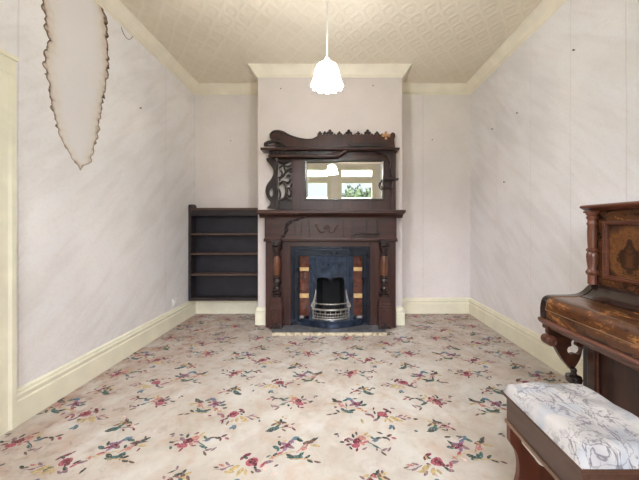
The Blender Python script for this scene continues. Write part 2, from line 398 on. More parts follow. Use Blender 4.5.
# floor with its floral repeat woven in
def floor_mesh():
    bm = BM(); box(bm, XL - 0.1, XR + 0.1, YF - 0.1, YB + 0.1, -0.1, 0.0)
    rnd = random.Random(4)
    A = [('b',0,0,.056,.046,0,'pk'),('b',2,-2,.032,.026,20,'bu'),('b',14,8,.03,.02,-30,'bu'),('l',-24,-24,.036,.018,30,'bu'),('l',-40,-12,.03,.016,70,'bu'),('l',-28,-14,.028,.014,-20,'dg'),
         ('l',-52,22,.05,.024,25,'oc'),('l',-28,32,.045,.022,60,'oc'),('l',-66,34,.05,.016,10,'oc'),('l',-8,34,.03,.016,110,'oc'),
         ('l',34,30,.032,.018,-20,'mv'),('l',22,22,.028,.013,-50,'dg'),
         ('s',-60,12,-132,28,.006,'mv'),('l',-84,8,.034,.013,150,'mv'),('l',-104,12,.034,.012,165,'co'),('l',-92,26,.03,.012,200,'mv'),('l',-120,20,.026,.010,190,'br'),
         ('l',-30,62,.03,.02,30,'bl'),('l',-22,70,.026,.018,-40,'bl'),('l',-36,72,.022,.014,110,'te')]
    B = [('l',0,2,.062,.034,22,'te'),('l',-14,10,.045,.02,10,'dg'),('l',14,-12,.034,.018,50,'te'),('s',14,-2,92,-4,.005,'br'),('s',30,-6,70,-26,.004,'br'),
         ('l',36,-26,.03,.014,40,'pk'),('l',52,-14,.03,.015,10,'bu'),('l',68,-8,.028,.014,-20,'pk'),('l',78,-22,.024,.012,40,'mv'),('l',86,2,.028,.012,-40,'bu'),('l',44,6,.026,.011,-30,'br')]
    C = [('l',-12,-4,.05,.024,160,'li'),('l',8,-10,.046,.022,60,'li'),('l',12,6,.046,.022,-30,'mv'),('l',-6,12,.044,.02,-110,'li'),('b',0,0,.024,.02,0,'bu'),('l',-18,8,.036,.016,200,'bu'),
         ('l',-44,8,.04,.02,160,'te'),('l',-34,-8,.036,.016,120,'dg'),('l',24,-28,.05,.026,30,'bl'),('l',44,-22,.04,.02,-20,'te'),
         ('l',38,46,.072,.026,12,'te'),('l',18,40,.05,.02,-20,'dg'),('l',58,36,.044,.018,50,'te'),('s',-60,50,66,18,.007,'oc'),('s',20,52,132,60,.006,'oc'),('s',40,30,100,-22,.006,'co'),
         ('l',84,-12,.07,.024,8,'br'),('l',100,-22,.05,.02,40,'dg'),('l',108,0,.05,.016,-10,'oc'),('l',76,2,.034,.014,60,'co'),
         ('l',66,14,.032,.02,0,'co'),('l',84,44,.036,.014,40,'dg'),('l',96,58,.034,.014,-20,'dg'),('l',124,62,.034,.012,-20,'br'),('l',-22,30,.034,.014,210,'pk'),
         ('l',-60,62,.046,.018,20,'mv'),('l',-76,72,.036,.016,60,'pk'),('l',-48,46,.03,.012,120,'co')]
    D = [('b',2,-2,.052,.034,30,'bu'),('b',-6,18,.046,.03,10,'pk'),('b',24,-14,.042,.03,-20,'co'),('l',-26,-8,.036,.02,150,'mv'),('l',-14,-22,.03,.016,100,'dg'),('l',-34,14,.03,.014,190,'bu'),('l',-62,4,.028,.014,170,'dg'),('s',-62,4,-26,0,.004,'br'),
         ('l',40,-30,.034,.016,60,'oc'),('l',52,-20,.026,.014,10,'oc'),('l',20,10,.034,.018,-50,'co'),('l',36,2,.03,.014,10,'pk'),('l',-4,34,.026,.012,250,'bu'),
         ('l',78,-6,.034,.024,40,'bl'),('l',64,-14,.03,.014,140,'te'),('l',90,-14,.03,.012,10,'dg'),('s',44,4,104,42,.006,'te'),('s',60,0,150,-20,.005,'br'),
         ('l',116,-14,.032,.014,-10,'dg'),('l',138,-24,.034,.016,30,'br'),('l',154,-12,.03,.014,-30,'pk'),('l',130,-8,.024,.012,-60,'bu'),
         ('l',72,22,.034,.012,-30,'te'),('l',104,34,.04,.014,20,'mv'),('l',124,32,.036,.012,60,'mv'),('l',98,48,.034,.012,-40,'br'),('l',-84,-30,.026,.012,20,'dg'),('l',-76,-22,.02,.010,80,'mv')]
    E = [('l',-18,0,.036,.018,30,'dg'),('l',-2,-8,.032,.016,80,'dg'),('l',16,-4,.036,.016,20,'oc'),('l',10,8,.05,.022,-10,'oc'),('l',26,10,.034,.014,-40,'br'),('b',2,2,.022,.018,0,'br'),('l',-52,20,.034,.016,10,'pp'),('s',-40,14,-10,4,.005,'oc')]
    anchors = [(-.402,1.367,A),(-.342,1.589,B),(-.245,1.468,C),(-.777,1.497,D),(-.695,1.294,E)]
    lay = [0]
    def poly(pts, c):
        if any(not (XL + .005 < x < XR - .005 and YF < y < YB - .01) for x, y in pts): return
        if any(BX0 - .01 < x < BX1 + .01 and y > BY - .02 for x, y in pts): return
        lay[0] += 1
        z = 0.0006 + 0.00012 * (lay[0] % 12)
        f = bm.faces.new([bm.verts.new((x, y, z)) for x, y in pts]); f.material_index = 1 + CK.index(c)
    PX, PY, CM = 0.893, 0.69, -1.012
    for i in range(-3, 5):
        for j in range(-4, 5):
            for mir in (0, 1):
                ox, oy = i * PX, j * PY + mir * PY / 2
                def tr(x, y):
                    return ((CM - x if mir else x) + ox, y + oy)
                for ax, ay, mot in anchors:
                    cx, cy = tr(ax, ay)
                    fil = [('l', rnd.uniform(-60, 110), rnd.uniform(-36, 46), rnd.uniform(.018, .034), rnd.uniform(.009, .015), rnd.uniform(0, 360), rnd.choice(['dg', 'br', 'mv', 'te', 'pp', 'oc', 'dg', 'bu'])) for _ in range(3 if mot is E else 7)] if mot is not B else []
                    if not (XL - .3 < cx < XR + .3 and YF - .3 < cy < YB + .3): continue
                    for e in mot + fil:
                        if e[0] == 's':
                            _, u0, v0, u1, v1, w, c = e
                            x0, y0, x1, y1 = ax + u0 / 772, ay - v0 / 595, ax + u1 / 772, ay - v1 / 595
                            d = Vector((x1 - x0, y1 - y0)); q = Vector((-d.y, d.x)).normalized() * w / 2
                            bw = q * rnd.uniform(1.5, 4)
                            m_ = Vector(((x0 + x1) / 2, (y0 + y1) / 2)) + bw
                            pts = [(x0 + q.x, y0 + q.y), (m_.x + q.x, m_.y + q.y), (x1, y1), (m_.x - q.x, m_.y - q.y), (x0 - q.x, y0 - q.y)]
                        else:
                            k, u, v, L, W, an, c = e
                            bx, by = ax + u / 772, ay - v / 595
                            an = math.radians(an + rnd.uniform(-12, 12)); L *= rnd.uniform(1.0, 1.2); W *= 1.15
                            pts = []
                            N = 10
                            for s in range(N):
                                t = 2 * PI * s / N
                                r = 1 + rnd.uniform(-.16, .16)
                                pu = L / 2 * math.cos(t) * r
                                pv = W / 2 * math.sin(t) * r * (1 - 0.35 * abs(math.cos(t)) if k == 'l' else 1)
                                pts.append((bx + pu * math.cos(an) - pv * math.sin(an), by + pu * math.sin(an) + pv * math.cos(an)))
                        poly([tr(*p) for p in pts], c)
    return bm
fl = floor_mesh()
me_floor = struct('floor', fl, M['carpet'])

bm = BM(); box(bm, XL - 0.1, XR + 0.1, YF - 0.1, YB + 0.1, H, H + 0.1); struct('ceiling', bm, M['ceiling'])

DY0, DY1, DZ = 0.70, 1.503, 1.968          # doorway in the left wall
# outline of the water mark, photo crop -> wall (y,z)
def onleft(u, v):
    px, py = u / 2.665, v / 2.665
    y = F * XL / (px - CX)
    return (y, CAMZ - (py - CY) * y / F)
Lp = [onleft(*q) for q in ((215,452),(190,420),(160,370),(140,300),(128,235),(115,170),(125,100),(108,0),(104,-30))]
Rp = [onleft(*q) for q in ((215,452),(240,435),(255,390),(265,340),(278,260),(290,200),(290,120),(285,50),(270,10))]
Rp.append((Rp[-1][0] - 0.03, H))
stain = (1.48, H, 1.70, 2.40, [q for q in Lp], [q for q in Rp])
M['wall_left'] = wallpaper('wallpaper_left', 1, (F * 1.825 / (335 - 18), 3.06), stain, base=(238, 235, 235), flip=1)
M['wall_right'] = wallpaper('wallpaper_right', 1, (3.1, 2.55, 2.118, 1.712, 1.27), None, base=(233, 230, 232), flip=1)
M['wall_back'] = wallpaper('wallpaper_back', 0, (1.145,), None, base=(233, 226, 226))
M['wall_breast'] = wallpaper('wallpaper_chimney', 0, (), None, base=(221, 211, 209))
bm = BM()
box(bm, XL - 0.12, XL, DY1, YB + 0.1, 0, H); box(bm, XL - 0.12, XL, YF - 0.1, DY0, 0, H); box(bm, XL - 0.12, XL, DY0, DY1, DZ, H)
wl = struct('wall_left', bm, M['wall_left'])
# curled tear in the paper beside the water mark
bm = BM(); pts = []
for u, v in spline([(322,72),(330,92),(340,104),(350,102),(352,90),(345,78),(338,70)], 4):
    y, z = onleft(u, v); pts.append((XL + 0.002, y, z))
tube(bm, pts, 0.0022, 6); obj('paper_tear', bm, M['piano_red'], wl)
bm = BM(); box(bm, XR, XR + 0.12, YF - 0.1, YB + 0.1, 0, H); struct('wall_right', bm, M['wall_right'])
bm = BM(); box(bm, XL, XR, YB, YB + 0.12, 0, H); struct('wall_back', bm, M['wall_back'])
# chimney breast with a recess for the grate
OX0, OX1, OZ = -0.36, 0.255, 0.80
bm = BM()
box(bm, BX0, OX0, BY, YB, 0, H); box(bm, OX1, BX1, BY, YB, 0, H); box(bm, OX0, OX1, BY, YB, OZ, H); box(bm, OX0, OX1, 3.60, YB, 0, OZ)
struct('wall_chimney', bm, M['wall_breast'])

# rear wall with two tall windows (seen only in the mirror)
WZ0, WZ1, WT0, WT1 = 0.55, 2.70, 2.30, 2.47
WIN = [(-1.12, -0.16), (0.13, 1.05)]
bm = BM()
xs = [XL, WIN[0][0], WIN[0][1], WIN[1][0], WIN[1][1], XR]
for k in (0, 2, 4): box(bm, xs[k], xs[k + 1], YF - 0.14, YF, 0, H)
for a_, b_ in WIN:
    box(bm, a_, b_, YF - 0.14, YF, 0, WZ0); box(bm, a_, b_, YF - 0.14, YF, WZ1, H)
struct('wall_front', bm, wallpaper('wallpaper_front', 0, (), None, base=(246, 243, 236)))
for k, (a_, b_) in enumerate(WIN):
    bm = BM(); t = 0.05
    y0, y1 = YF - 0.10, YF + 0.015
    box(bm, a_ - .06, a_ + t, y0, y1, WZ0 - .05, WZ1 + .06); box(bm, b_ - t, b_ + .06, y0, y1, WZ0 - .05, WZ1 + .06)
    box(bm, a_ + t, b_ - t, y0, y1, WZ0 - .05, WZ0 + t); box(bm, a_ + t, b_ - t, y0, y1, WZ1 - t, WZ1 + .06)
    box(bm, a_ + t, b_ - t, y0, y1, WT0, WT1)
    w = struct('window_%d' % (k + 1), bm, M['paint'])
    g = BM(); box(g, a_ + t, b_ - t, YF - .055, YF - .05, WZ0 + t, WT0); obj('sash_pane', g, M['glass'], w)
    g = BM(); box(g, a_ + t, b_ - t, YF - .055, YF - .05, WT1, WZ1 - t); obj('fanlight_pane', g, M['glass'], w)

# skirting boards and cornice, mitred around the room
RP = [(XL, YF), (XL, YB), (BX0, YB), (BX0, BY), (BX1, BY), (BX1, YB), (XR, YB), (XR, YF)]
NRP = len(RP)
def nrm(i):
    a_, b_ = Vector(RP[i % NRP]), Vector(RP[(i + 1) % NRP]); d = (b_ - a_).normalized(); return Vector((d.y, -d.x))
def mitre(i, off):
    n0, n1 = nrm(i - 1), nrm(i); return Vector(RP[i % NRP]) + off * (n0 + n1)
def mould(bm, i, prof, cut0=None, cut1=None):
    """profile (offset, z) closed, along room edge i; cut0/cut1: square ends at given points"""
    rings = []
    for end, cut in ((0, cut0), (1, cut1)):
        ring = []
        for off, z in prof:
            if cut is None: p = mitre(i + end, off)
            else: p = Vector(cut) + off * nrm(i)
            ring.append(bm.verts.new((p.x, p.y, z)))
        rings.append(ring)
    A_, B_ = rings; m_ = len(prof)
    for k in range(m_): bm.faces.new((A_[k], A_[(k + 1) % m_], B_[(k + 1) % m_], B_[k]))
    bm.faces.new(A_); bm.faces.new(list(reversed(B_)))
SK = [(0, 0), (.026, 0), (.026, .135), (.020, .142), (.020, .150), (.024, .158), (.024, .170), (.016, .178), (.014, .192), (.006, .200), (0, .202)]
CN = [(0, H), (.088, H), (.088, H - .012), (.080, H - .018), (.066, H - .030), (.048, H - .056), (.030, H - .080), (.020, H - .088), (.020, H - .098), (.008, H - .104), (.006, H - .112), (0, H - .112)]
ARW = 0.10
bm = BM(); mould(bm, 0, SK, cut0=(XL, DY1 + ARW)); mould(bm, 0, SK, cut1=(XL, DY0 - ARW)); struct('baseboard_left', bm, M['paint'], 30)
bm = BM(); mould(bm, 1, SK); struct('baseboard_alcove_left', bm, M['paint'], 30)
MX0, MX1 = -0.795, 0.70
bm = BM(); mould(bm, 2, SK); mould(bm, 3, SK, cut1=(MX0, BY)); mould(bm, 3, SK, cut0=(MX1, BY)); mould(bm, 4, SK); struct('baseboard_chimney', bm, M['paint'], 30)
bm = BM(); mould(bm, 5, SK); struct('baseboard_alcove_right', bm, M['paint'], 30)
bm = BM(); mould(bm, 6, SK); struct('baseboard_right', bm, M['paint'], 30)
bm = BM(); mould(bm, 7, SK); struct('baseboard_front', bm, M['paint'], 30)
for k, segs in enumerate(((0,), (1,), (2, 3, 4), (5,), (6,), (7,))):
    bm = BM()
    for s in segs: mould(bm, s, CN)
    struct('trim_%d' % (k + 1), bm, M['cornice'], 30)
# doorway in the left wall: architrave and panelled door
bm = BM()
AP = [(0, 0), (.022, 0), (.026, .012), (.018, .030), (.018, .066), (.028, .078), (.028, .100), (0, .100)]   # (out from wall, across)
def arch_v(y, sgn):
    rings = []
    for z in (0.0, DZ + .012):
        rings.append([bm.verts.new((XL + o, y + sgn * w, z)) for o, w in AP])
    m_ = len(AP)
    for k in range(m_): bm.faces.new((rings[0][k], rings[0][(k + 1) % m_], rings[1][(k + 1) % m_], rings[1][k]))
    bm.faces.new(rings[0]); bm.faces.new(rings[1])
arch_v(DY1, 1); arch_v(DY0, -1)
box(bm, XL, XL + .026, DY0 - .10, DY1 + .10, DZ + .012, DZ + .095)
box(bm, XL, XL + .036, DY0 - .104, DY1 + .104, DZ + .095, DZ + .118)
struct('trim_7', bm, M['paint'])
bm = BM()
box(bm, XL - .075, XL - .04, DY0 + .003, DY1 - .003, .005, DZ - .003)
d1 = struct('door_1', bm, M['paint'])
for ya, yb_ in ((DY0 + .09, (DY0 + DY1) / 2 - .04), ((DY0 + DY1) / 2 + .04, DY1 - .09)):
    for za, zb in ((.2, .78), (1.0, 1.88)):
        bm = BM(); box(bm, XL - .04, XL - .032, ya, yb_, za, zb); obj('door_panel', bm, M['paint'], d1, None, .006)
bm = BM(); lathe(bm, [(.006, 0), (.008, .03), (.024, .036), (.028, .05), (.02, .066), (.004, .072)], (XL - .04, DY0 + .06, .95), 16, 'x'); obj('door_knob', bm, M['hinge'], d1, 40)

# ------------------------------------------------------------------ alcove bookcase
BKX0, BKX1, BKY0, BKY1 = XL + .003, BX0 - .004, 3.525, 3.665
bc = thing('bookcase', 'dark stained open bookcase with empty shelves in the alcove left of the chimney', 'bookcase', ((BKX0 + BKX1) / 2, 3.60, .206))
def zz(py, Y): return CAMZ - (py - CY) * Y / F
zb0 = .206
bm = BM()
o_ = spline([(BKY0, 1.33), (BKY0 + .004, 1.385), (BKY0 + .03, 1.405), (BKY1 - .03, 1.405), (BKY1, 1.385)], 4)
prism(bm, [(BKY0, zb0)] + o_ + [(BKY1, zb0)], (), 'x', BKX0, BKX0 + .036); obj('side_panel', bm, M['book_dark'], bc, None, .003)
bm = BM(); box(bm, BKX1 - .022, BKX1, BKY0 + .004, BKY1, zb0, 1.335); obj('side_panel', bm, M['book_dark'], bc, None, .002)
bm = BM(); box(bm, BKX0 + .036, BKX1 - .022, BKY1 - .012, BKY1, zb0, 1.33); obj('back_panel', bm, M['book_back'], bc)
bm = BM(); box(bm, BKX0 + .036, BKX1, BKY0 - .012, BKY1, 1.335, 1.36); obj('top_board', bm, M['book_shelf'], bc, None, .003)
bm = BM(); box(bm, BKX0 + .036, BKX1 - .022, BKY0 + .004, BKY0 + .022, 1.262, 1.335); obj('frieze_board', bm, M['book_dark'], bc, None, .002)
for zc in (1.033, .787, .528): 
    bm = BM(); box(bm, BKX0 + .036, BKX1 - .022, BKY0 + .004, BKY1 - .012, zc - .011, zc + .011); obj('shelf', bm, M['book_shelf'], bc, None, .002)
bm = BM(); box(bm, BKX0 + .036, BKX1 - .022, BKY0 + .002, BKY1 - .012, zb0, .243); obj('shelf', bm, M['book_dark'], bc, None, .002)

# ------------------------------------------------------------------ mantelpiece
mp = thing('mantelpiece', 'dark mahogany fireplace surround with turned columns and moulded shelf', 'mantelpiece', (-.05, 3.2, 0))
JX0, JX1, IX0, IX1, ITOP = -.775, .678, -.492, .388, .905
FY = 3.165
for a_, b_ in ((JX0, IX0), (IX1, JX1)):
    bm = BM(); box(bm, a_, b_, FY, BY - .001, 0, .985); obj('jamb', bm, M['mantel'], mp, None, .004)
bm = BM(); box(bm, IX0, IX1, FY, BY - .001, ITOP, .985); obj('lintel', bm, M['mantel_x'], mp, None, .003)
bm = BM(); box(bm, JX0 - .004, JX1 + .004, FY - .022, BY - .001, .985, 1.245); obj('frieze', bm, M['mantel_x'], mp, None, .003)
FF = FY - .022
bm = BM()
prism(bm, [(FF + .02, .962), (FF - .008, .962), (FF - .016, .972), (FF - .016, .984), (FF - .006, .990), (FF - .004, .998), (FF + .02, .998)], (), 'x', JX0 - .012, JX1 + .012)
obj('frieze_moulding', bm, M['mantel_x'], mp, 30)
SX0, SX1 = -.843, .758
bm = BM()
prism(bm, [(BY - .001, 1.225), (FF - .012, 1.225), (FF - .016, 1.236), (FF - .040, 1.250), (FF - .052, 1.262), (3.045, 1.264), (3.035, 1.276), (3.035, 1.296), (3.042, 1.306), (3.050, 1.309), (BY - .001, 1.309)], (), 'x', SX0 + .012, SX1 - .012)
box(bm, SX0, SX1, 3.038, BY - .001, 1.278, 1.305)
obj('mantel_shelf', bm, M['mantel_x'], mp, 30)
# flat grooves, drawn frame lines and carving on the frieze
def fx(u): return at(250 + u / 3.694, 228, FF)[0]
def fz(v): return at(300, 210 + v / 3.694, FF)[1]
for u in (165, 190, 218, 345, 378, 432, 470):
    bm = BM(); x = fx(u); box(bm, x - .006, x + .006, FF - .006, FF, fz(100), fz(38)); obj('reed', bm, M['mantel_dark'], mp, None, .002)
bm = BM()
pts = spline([(205, 24), (180, 34), (155, 40), (137, 50), (133, 64), (138, 74), (130, 84), (120, 92), (117, 106)], 6)
tube(bm, [(fx(u), FF - .010, fz(v)) for u, v in pts], [.010 + .005 * math.sin(i * 1.1) for i in range(len(pts))], 8)
for u, v, r in ((150, 47, .016), (132, 74, .017), (124, 95, .018), (140, 58, .012)):
    bm2 = bmesh.ops.create_icosphere(bm, subdivisions=2, radius=r); bmesh.ops.translate(bm, verts=bm2['verts'], vec=(fx(u), FF - .008, fz(v)))
obj('carved_scroll', bm, M['mantel_dark'], mp, 60)
bm = BM()
for k in range(7):                       # spray of leaves over two hanging swags
    q = math.radians(-66 + 22 * k)
    L_ = .050 - .004 * abs(k - 3)
    o2 = bmesh.ops.create_icosphere(bm, subdivisions=2, radius=1)
    bmesh.ops.scale(bm, verts=o2['verts'], vec=(.009, .006, L_ / 2))
    bmesh.ops.rotate(bm, verts=o2['verts'], cent=(0, 0, 0), matrix=Matrix.Rotation(q, 3, 'Y'))
    bmesh.ops.translate(bm, verts=o2['verts'], vec=(fx(283) + math.sin(q) * L_ * .62, FF - .002, fz(72) + math.cos(q) * L_ * .62))
sprig = obj('carved_ornament', bm, M['mantel'], mp, 60)
for sgn in (-1, 1):
    bm = BM()
    for k in range(6):
        t = k / 5
        o2 = bmesh.ops.create_icosphere(bm, subdivisions=2, radius=.0125); bmesh.ops.scale(bm, verts=o2['verts'], vec=(1.1, .5, .9))
        bmesh.ops.translate(bm, verts=o2['verts'], vec=(fx(283 + sgn * (8 + 30 * t)), FF - .002, fz(78 + 8 * math.sin(t * PI) - 22 * t * t)))
    tube(bm, [(fx(283 + sgn * (8 + 30 * k / 10)), FF - .001, fz(78 + 8 * math.sin(k / 10 * PI) - 22 * k * k / 100)) for k in range(11)], .006, 6)
    obj('carved_swag', bm, M['mantel'], mp, 60)
bm = BM()
tube(bm, [(fx(u), FF - .012, fz(v)) for u, v in spline([(372, 106), (380, 98), (386, 90), (398, 87), (440, 87), (478, 88)], 5)], .008, 8)
tube(bm, [(fx(u), FF - .012, fz(v)) for u, v in ((388, 98), (478, 98))], .006, 8)
for u in range(394, 478, 10): tube(bm, [(fx(u), FF - .012, fz(88)), (fx(u), FF - .012, fz(98))], .003, 6)
obj('fret_rail', bm, M['mantel_dark'], mp, 50)
# turned columns on pedestals
def column(px):
    x = at(px, 270, 3.115)[0]; Y = 3.112
    def z(v): return at(0, 210 + v / 3.694, Y)[1]
    bm = BM(); box(bm, x - .056, x + .056, Y - .040, FY, z(345), z(320)); box(bm, x - .062, x + .062, Y - .046, FY, z(352), z(343))
    box(bm, x - .066, x + .066, Y - .05, FY, 0.034, z(352)); box(bm, x - .038, x + .038, Y - .057, Y - .05, z(404), z(362))
    pd = obj('pedestal', bm, M['mantel'], mp, None, .004)
    bm = BM(); prism(bm, spline([(x - .072, .0345), (x - .05, .062), (x - .018, .078), (x, .10), (x + .018, .078), (x + .05, .062), (x + .072, .0345)], 4) , (), 'y', Y - .075, Y - .05); obj('foot_carving', bm, M['mantel_dark'], pd, 40, .003)
    zt, zb = z(118), z(320); hgt = zt - zb
    prof = [(.036, 0), (.036, .04), (.028, .05), (.040, .075), (.040, .095), (.027, .11), (.034, .135), (.034, .15), (.024, .17), (.022, .20), (.032, .25), (.036, .28), (.030, .31), (.024, .33), (.034, .345), (.034, .365), (.026, .385)]
    sh = [(.025, .39), (.031, .45), (.034, .55), (.032, .66), (.026, .74)]
    cap = [(.026, .742), (.036, .755), (.036, .775), (.026, .79), (.028, .83), (.042, .88), (.046, .91), (.034, .93), (.044, .945), (.044, 1.0)]
    c0 = obj('column', (lambda b: (lathe(b, [(r * 1.28, zb + h * hgt) for r, h in prof], (x, Y, 0), 20), b)[1])(BM()), M['mantel_dark'], mp, 40)
    obj('shaft', (lambda b: (lathe(b, [(r * 1.28, zb + h * hgt) for r, h in sh], (x, Y, 0), 20), b)[1])(BM()), M['column_wood'], c0, 40)
    b = BM(); lathe(b, [(r * 1.28, zb + h * hgt) for r, h in cap], (x, Y, 0), 20)
    box(b, x - .05, x + .05, Y - .046, FY, zt - .004, zt + .022)
    for sgn in (-1, 1):
        for k in range(3):
            o2 = bmesh.ops.create_icosphere(b, subdivisions=2, radius=.013); bmesh.ops.translate(b, verts=o2['verts'], vec=(x + sgn * (.034 - .006 * k), Y - .03, zt - .02 - .026 * k))
    obj('capital', b, M['mantel_dark'], c0, 40)
column(277); column(384)

# ------------------------------------------------------------------ overmantel
om = thing('overmantel', 'carved mahogany overmantel with wide rectangular mirror standing on the mantel shelf', 'overmantel', (0.0, 3.2, 1.309))
OY = 3.20
def ox(u): return at(250 + u / 3.694, 0, OY)[0]
def oz(v): return at(0, 110 + v / 3.694, OY)[1]
def OP(L): return [(ox(u), oz(v)) for u, v in L]
ZS = 1.3095
mx0, mx1, mz0, mz1 = ox(205), ox(492), oz(329), oz(188)
bm = BM()
prism(bm, [(ox(155), ZS), (ox(537), ZS), (ox(537), oz(141)), (ox(104), oz(141)), (ox(104), oz(186)), (ox(155), oz(186))], [[(mx0, mz0), (mx1, mz0), (mx1, mz1), (mx0, mz1)]], 'y', OY, 3.262)
obj('back_panel', bm, M['mantel'], om, None, .003)
bm = BM()
w_ = .02
prism(bm, [(mx0 - w_, mz0 - w_), (mx1 + w_, mz0 - w_), (mx1 + w_, mz1 + w_), (mx0 - w_, mz1 + w_)], [[(mx0, mz0), (mx1, mz0), (mx1, mz1), (mx0, mz1)]], 'y', OY - .008, OY + .001)
obj('mirror_frame', bm, M['mantel_dark'], om, None, .003)
bm = BM()
bw, yo, yi = .026, OY + .016, OY + .012
o4 = [bm.verts.new((x, yo, z)) for x, z in ((mx0 - .002, mz0 - .002), (mx1 + .002, mz0 - .002), (mx1 + .002, mz1 + .002), (mx0 - .002, mz1 + .002))]
i4 = [bm.verts.new((x, yi, z)) for x, z in ((mx0 + bw, mz0 + bw), (mx1 - bw, mz0 + bw), (mx1 - bw, mz1 - bw), (mx0 + bw, mz1 - bw))]
b4 = [bm.verts.new((v.co.x, yo + .004, v.co.z)) for v in o4]
bm.faces.new(i4)
for k in range(4):
    bm.faces.new((o4[k], o4[(k + 1) % 4], i4[(k + 1) % 4], i4[k])); bm.faces.new((o4[k], b4[k], b4[(k + 1) % 4], o4[(k + 1) % 4]))
bm.faces.new(b4)
obj('mirror', bm, M['mirror'], om)
# front posts
bm = BM(); xa = ox(101)
lathe(bm, [(.019, ZS), (.019, ZS + .03), (.012, ZS + .04), (.012, ZS + .2), (.017, ZS + .21), (.017, ZS + .225), (.012, ZS + .235), (.013, ZS + .46), (.018, ZS + .47), (.018, oz(168))], (xa, OY - .03, 0), 14)
obj('post', bm, M['mantel_dark'], om, 40)
bm = BM(); box(bm, ox(524), ox(537), OY - .03, OY - .0005, ZS, oz(141)); obj('post', bm, M['mantel'], om, None, .004)
# the scrolled side wing with its pierced eye
wing = spline([(97, 176), (64, 176), (60, 184), (70, 198), (82, 214), (86, 232), (78, 252), (62, 274), (56, 298), (62, 322), (73, 338), (72, 350), (60, 362)], 5) + [(97, 365)]
bm = BM(); prism(bm, OP(wing), [OP(ell(78, 304, 7, 16)), ], 'y', OY + .01, OY + .03); obj('side_wing', bm, M['mantel_dark'], om, 40, .002)
# pierced fretwork panel
def fret(pts, r): return [(ox(u), OY + .014, oz(v)) for u, v in spline(pts, 6)], r * 1.25
bm = BM()
for pts, r in (fret([(106, 188), (120, 196), (136, 192), (150, 184)], .011), fret([(106, 214), (122, 204), (140, 208), (152, 202)], .008),
               fret([(104, 250), (120, 244), (134, 226), (148, 216), (154, 222), (146, 230)], .011), fret([(108, 262), (118, 232), (108, 222)], .008),
               fret([(106, 276), (122, 264), (140, 268), (150, 252), (142, 240), (134, 246)], .011),
               fret([(118, 262), (132, 280), (134, 304), (126, 326), (112, 332)], .013), fret([(106, 292), (112, 312), (108, 330)], .008),
               fret([(132, 286), (146, 290), (152, 306), (146, 318), (138, 312)], .010), fret([(126, 326), (140, 330), (154, 336)], .012),
               fret([(150, 284), (154, 270)], .009), fret([(128, 196), (126, 212), (132, 226)], .008)):
    tube(bm, pts, r, 8)
box(bm, ox(104), ox(156), OY + .008, OY + .022, oz(348), oz(332)); box(bm, ox(104), ox(156), OY + .008, OY + .022, oz(191), oz(185.5))
prism(bm, [(ox(104), ZS), (ox(155.2), ZS), (ox(155.2), oz(347)), (ox(104), oz(347))], (), 'y', OY + .006, OY + .03)
obj('fretwork', bm, M['mantel_dark'], om, 60)
# upper shelf and what hangs under it
bm = BM(); 
Y1 = 3.105
def ux(u): return at(250 + u / 3.694, 0, Y1)[0]
def uz(v): return at(0, 110 + v / 3.694, Y1)[1]
us0, us1 = uz(146.5), uz(138)
prism(bm, [(3.262, us0), (Y1 + .012, us0), (Y1 + .004, us0 + .006), (Y1, us0 + .012), (Y1, us1 - .004), (Y1 + .004, us1), (3.262, us1)], (), 'x', ux(38), ux(553))
box(bm, ux(38), ux(551), Y1 + .02, 3.262, us0 + .001, us1 - .001)
obj('upper_shelf', bm, M['mantel_x'], om, 30)
bm = BM()
pts = spline([(66, 168), (120, 168), (200, 168), (290, 168), (320, 167), (336, 160), (346, 151), (357, 149)], 5)
tube(bm, [(ux(u), Y1 + .03, uz(v)) for u, v in pts], .0165, 10)
tube(bm, [(ux(u), Y1 + .03, uz(v)) for u, v in spline([(300, 156), (318, 152), (326, 158), (318, 164), (308, 160)], 5)], .007, 8)
gr = obj('gallery_rail', bm, M['mantel_x'], om, 40)
for k in range(17):
    u = 70 + k * 14.6
    bm = BM(); zt_, zb_ = us0 + .001, uz(164)
    lathe(bm, [(.004, zb_), (.008, zb_ + (zt_ - zb_) * .35), (.004, zb_ + (zt_ - zb_) * .6), (.008, zt_ - .006), (.006, zt_)], (ux(u), Y1 + .03, 0), 8)
    obj('spindle', bm, M['mantel_dark'], gr, 50)
bm = BM(); box(bm, ux(70), ux(330), Y1 + .06, Y1 + .075, uz(172), us0); obj('gallery_back', bm, M['mantel_dark'], om)
# crest board
crest = OP(spline([(74, 106), (72, 90), (82, 77), (100, 73), (122, 77), (146, 90), (175, 100), (208, 106), (232, 105), (246, 98), (250, 86)], 5)) + OP([(258, 90), (515, 90)]) + OP(spline([(520, 88), (526, 82), (535, 86), (537, 98), (533, 110), (536, 136)], 4)) + OP([(92, 136)]) + OP(spline([(92, 118), (84, 113)], 2))
bm = BM(); prism(bm, crest, (), 'y', OY + .002, OY + .03); obj('crest_board', bm, M['mantel'], om, 40, .003)
bm = BM()
tube(bm, [(ox(u), OY - .003, oz(v)) for u, v in spline([(76, 104), (76, 88), (92, 79), (112, 84), (118, 98), (108, 108), (98, 102)], 6)], .009, 8)
tube(bm, [(ox(u), OY - .003, oz(v)) for u, v in spline([(122, 84), (150, 96), (185, 106), (225, 109), (246, 100)], 6)], .007, 8)
obj('carved_scroll', bm, M['mantel_dark'], om, 60)
bm = BM()
arch = OP(spline([(54, 136), (56, 124), (74, 116), (98, 114), (122, 120), (134, 136)], 5))
prism(bm, arch, [OP(spline([(66, 133), (72, 126), (96, 122), (114, 127), (122, 133)], 3))], 'y', OY - .04, OY + .001); obj('carved_arch', bm, M['mantel_dark'], om, 40, .002)
bm = BM(); prism(bm, OP([(360, 124), (366, 121), (502, 121), (502, 136), (372, 136)]), (), 'y', OY - .012, OY + .0025); obj('crest_moulding', bm, M['mantel_dark'], om, None, .003)
